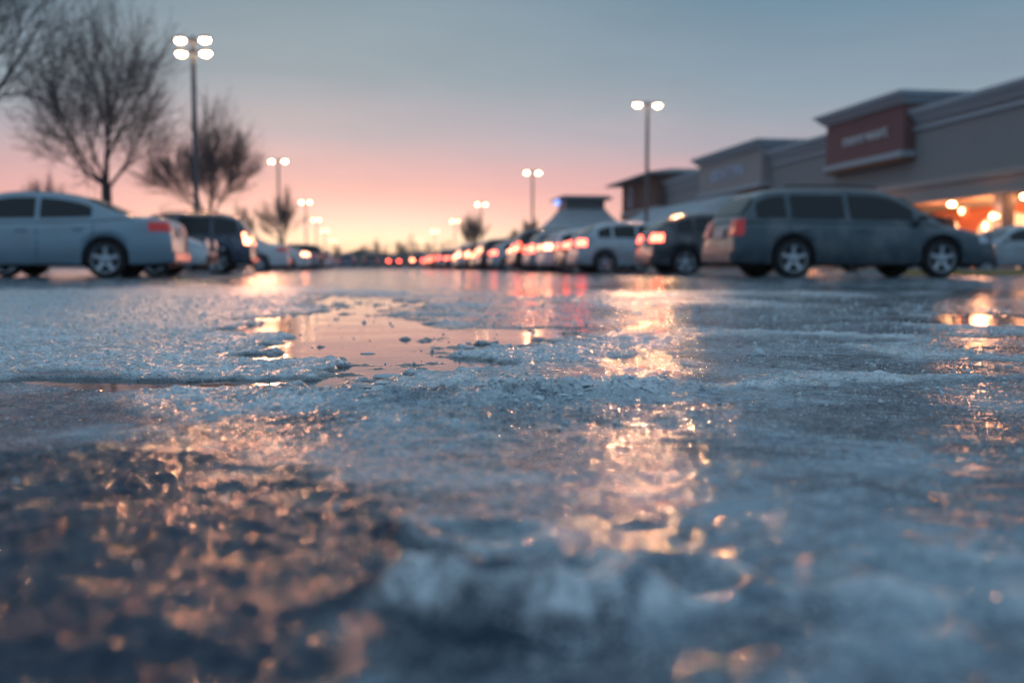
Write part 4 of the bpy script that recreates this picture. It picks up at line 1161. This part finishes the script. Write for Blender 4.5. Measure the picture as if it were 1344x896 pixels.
# pavement in front of the shops
g = MB(); a = st(14, TW-4.6); 
gg = ST(20, TW); gg.b(14, 112, TW-4.6, TW+3.2, -.1, .14)
tag(link('pavement', gg.mesh('pavement', M_conc, False, .02), loc=st(20, TW), rz=ROT_U), kind='structure')

# lower restaurant with frosted roof and little tower, beyond the strip
def restaurant():
    ref = (118.0, 19.0)
    root = empty('restaurant_building', st(118.0, 20.6), ROT_U)
    tag(root, 'low building with a pale frosted sloping roof and a small square tower beyond the shops', 'restaurant')
    def mk(): return ST(*ref)
    def put(g, n, m, smooth=False): return link(n, g.mesh(n, m, smooth), root)
    g = mk(); g.b(70, 96, 21.4, 27.8, 0, 2.95); put(g, 'wall', M_beige)
    g = mk(); g.frustum((69-118, -(28.6-19), 97-118, -(20.2-19)), (71.5-118, -(29-19), 94-118, -(25.4-19)), 3.2, 5.6); put(g, 'sloping_roof', M_snowroof)
    g = mk(); g.b(68.9, 97.1, 20.1, 28.7, 2.955, 3.195); put(g, 'eave', M_rust)
    # tower, its roof flares out at the foot
    prof = [(5.6, 3.2), (4.6, 3.7), (3.5, 4.4), (2.6, 5.3), (2.1, 6.0)]
    g = mk(); rows = []
    for (w, z) in prof:
        rows.append([(101-118-w, -(20.4-19)-w, z), (101-118+w, -(20.4-19)-w, z), (101-118+w, -(20.4-19)+w, z), (101-118-w, -(20.4-19)+w, z), (101-118-w, -(20.4-19)-w, z)])
    g.grid(rows); put(g, 'flared_roof', M_snowroof)
    g = mk(); g.b(99.0, 103.0, 18.4, 22.4, 6.003, 7.0); put(g, 'belfry', M_metalroof)
    g = mk(); g.frustum((101-118-2.8, -1.4-2.8, 101-118+2.8, -1.4+2.8), (101-118-2.3, -1.4-2.3, 101-118+2.3, -1.4+2.3), 7.003, 7.35); put(g, 'belfry_cap', M_metalroof)
    g = mk(); g.b(97, 105, 16.6, 24.2, 0, 3.19); w = put(g, 'tower_wall', M_brick)
    g = mk(); g.b(99.2, 102.8, 16.5, 16.597, .5, 2.8); link('window', g.mesh('window', M_shoplit), w)
    g = mk(); g.ellipsoid((100.2-118, -(17.75-19), 6.7), (.3, .3, .3), 12, 8); put(g, 'blue_lamp', M_bulbblue, True)
    g = mk(); g.ellipsoid((97.5-118, -(16.3-19), 2.9), (.25, .25, .25), 12, 8); put(g, 'door_lamp', M_bulbdim, True)
restaurant()

# kerbed island to the right of the wagon
M_kerb = mat('kerb_concrete', (.32, .33, .33), .85, 0, var=.25, scale=3, bump=.004)
M_yellow = mat('yellow_kerb_paint', (.42, .26, .05), .7, 0, var=.3, scale=6)
root = empty('kerbed_island', st(25, 18), ROT_U); tag(root, 'low kerbed traffic island with a yellow edge right of the grey wagon', 'traffic island')
g = ST(25, 18); g.b(24.0, 26.0, 13.6, 23.5, -.02, .15); link('kerb', g.mesh('kerb', M_kerb, False, .02), root)
g = ST(25, 18); g.b(23.975, 24.0-.002, 13.7, 23.4, .0, .10); link('yellow_edge', g.mesh('yellow_edge', M_yellow), root)

# ------------------------------------------------------------------ winter haze
def haze():
    m = bpy.data.materials.new('haze_air'); m.use_nodes = True; nt = m.node_tree
    for n in list(nt.nodes): nt.nodes.remove(n)
    v = nt.nodes.new('ShaderNodeVolumePrincipled'); v.inputs['Color'].default_value = (.86, .88, .92, 1)
    v.inputs['Density'].default_value = .00045; v.inputs['Anisotropy'].default_value = .3
    o = nt.nodes.new('ShaderNodeOutputMaterial'); nt.links.new(v.outputs[0], o.inputs['Volume'])
    g = MB(); g.box(-820, 820, -820, 820, -1.2, 16)
    tag(link('haze', g.mesh('haze', m)), kind='stuff')
haze()

# ------------------------------------------------------------------ camera and render settings
cd = bpy.data.cameras.new('camera'); cam = bpy.data.objects.new('camera', cd); COL.objects.link(cam); sc.camera = cam
cam.location = (0, 0, CAM_Z); cam.rotation_euler = (PI/2-PITCH, 0, 0)
cd.sensor_width = 36; cd.lens = 36*F/1344; cd.clip_start = .02; cd.clip_end = 4000
cd.dof.use_dof = True; cd.dof.focus_distance = 1.80; cd.dof.aperture_fstop = 2.8; cd.dof.aperture_blades = 0
sc.view_settings.view_transform = 'Standard'; sc.view_settings.look = 'None'; sc.view_settings.exposure = 0.08; sc.view_settings.gamma = 1
cy = sc.cycles
cy.use_denoising = True
try: cy.denoiser = 'OPENIMAGEDENOISE'
except Exception: pass
cy.max_bounces = 7; cy.diffuse_bounces = 3; cy.glossy_bounces = 4; cy.transmission_bounces = 5
cy.sample_clamp_direct = 0; cy.sample_clamp_indirect = 6
cy.caustics_reflective = False; cy.caustics_refractive = False
cy.use_adaptive_sampling = True; cy.adaptive_threshold = .015
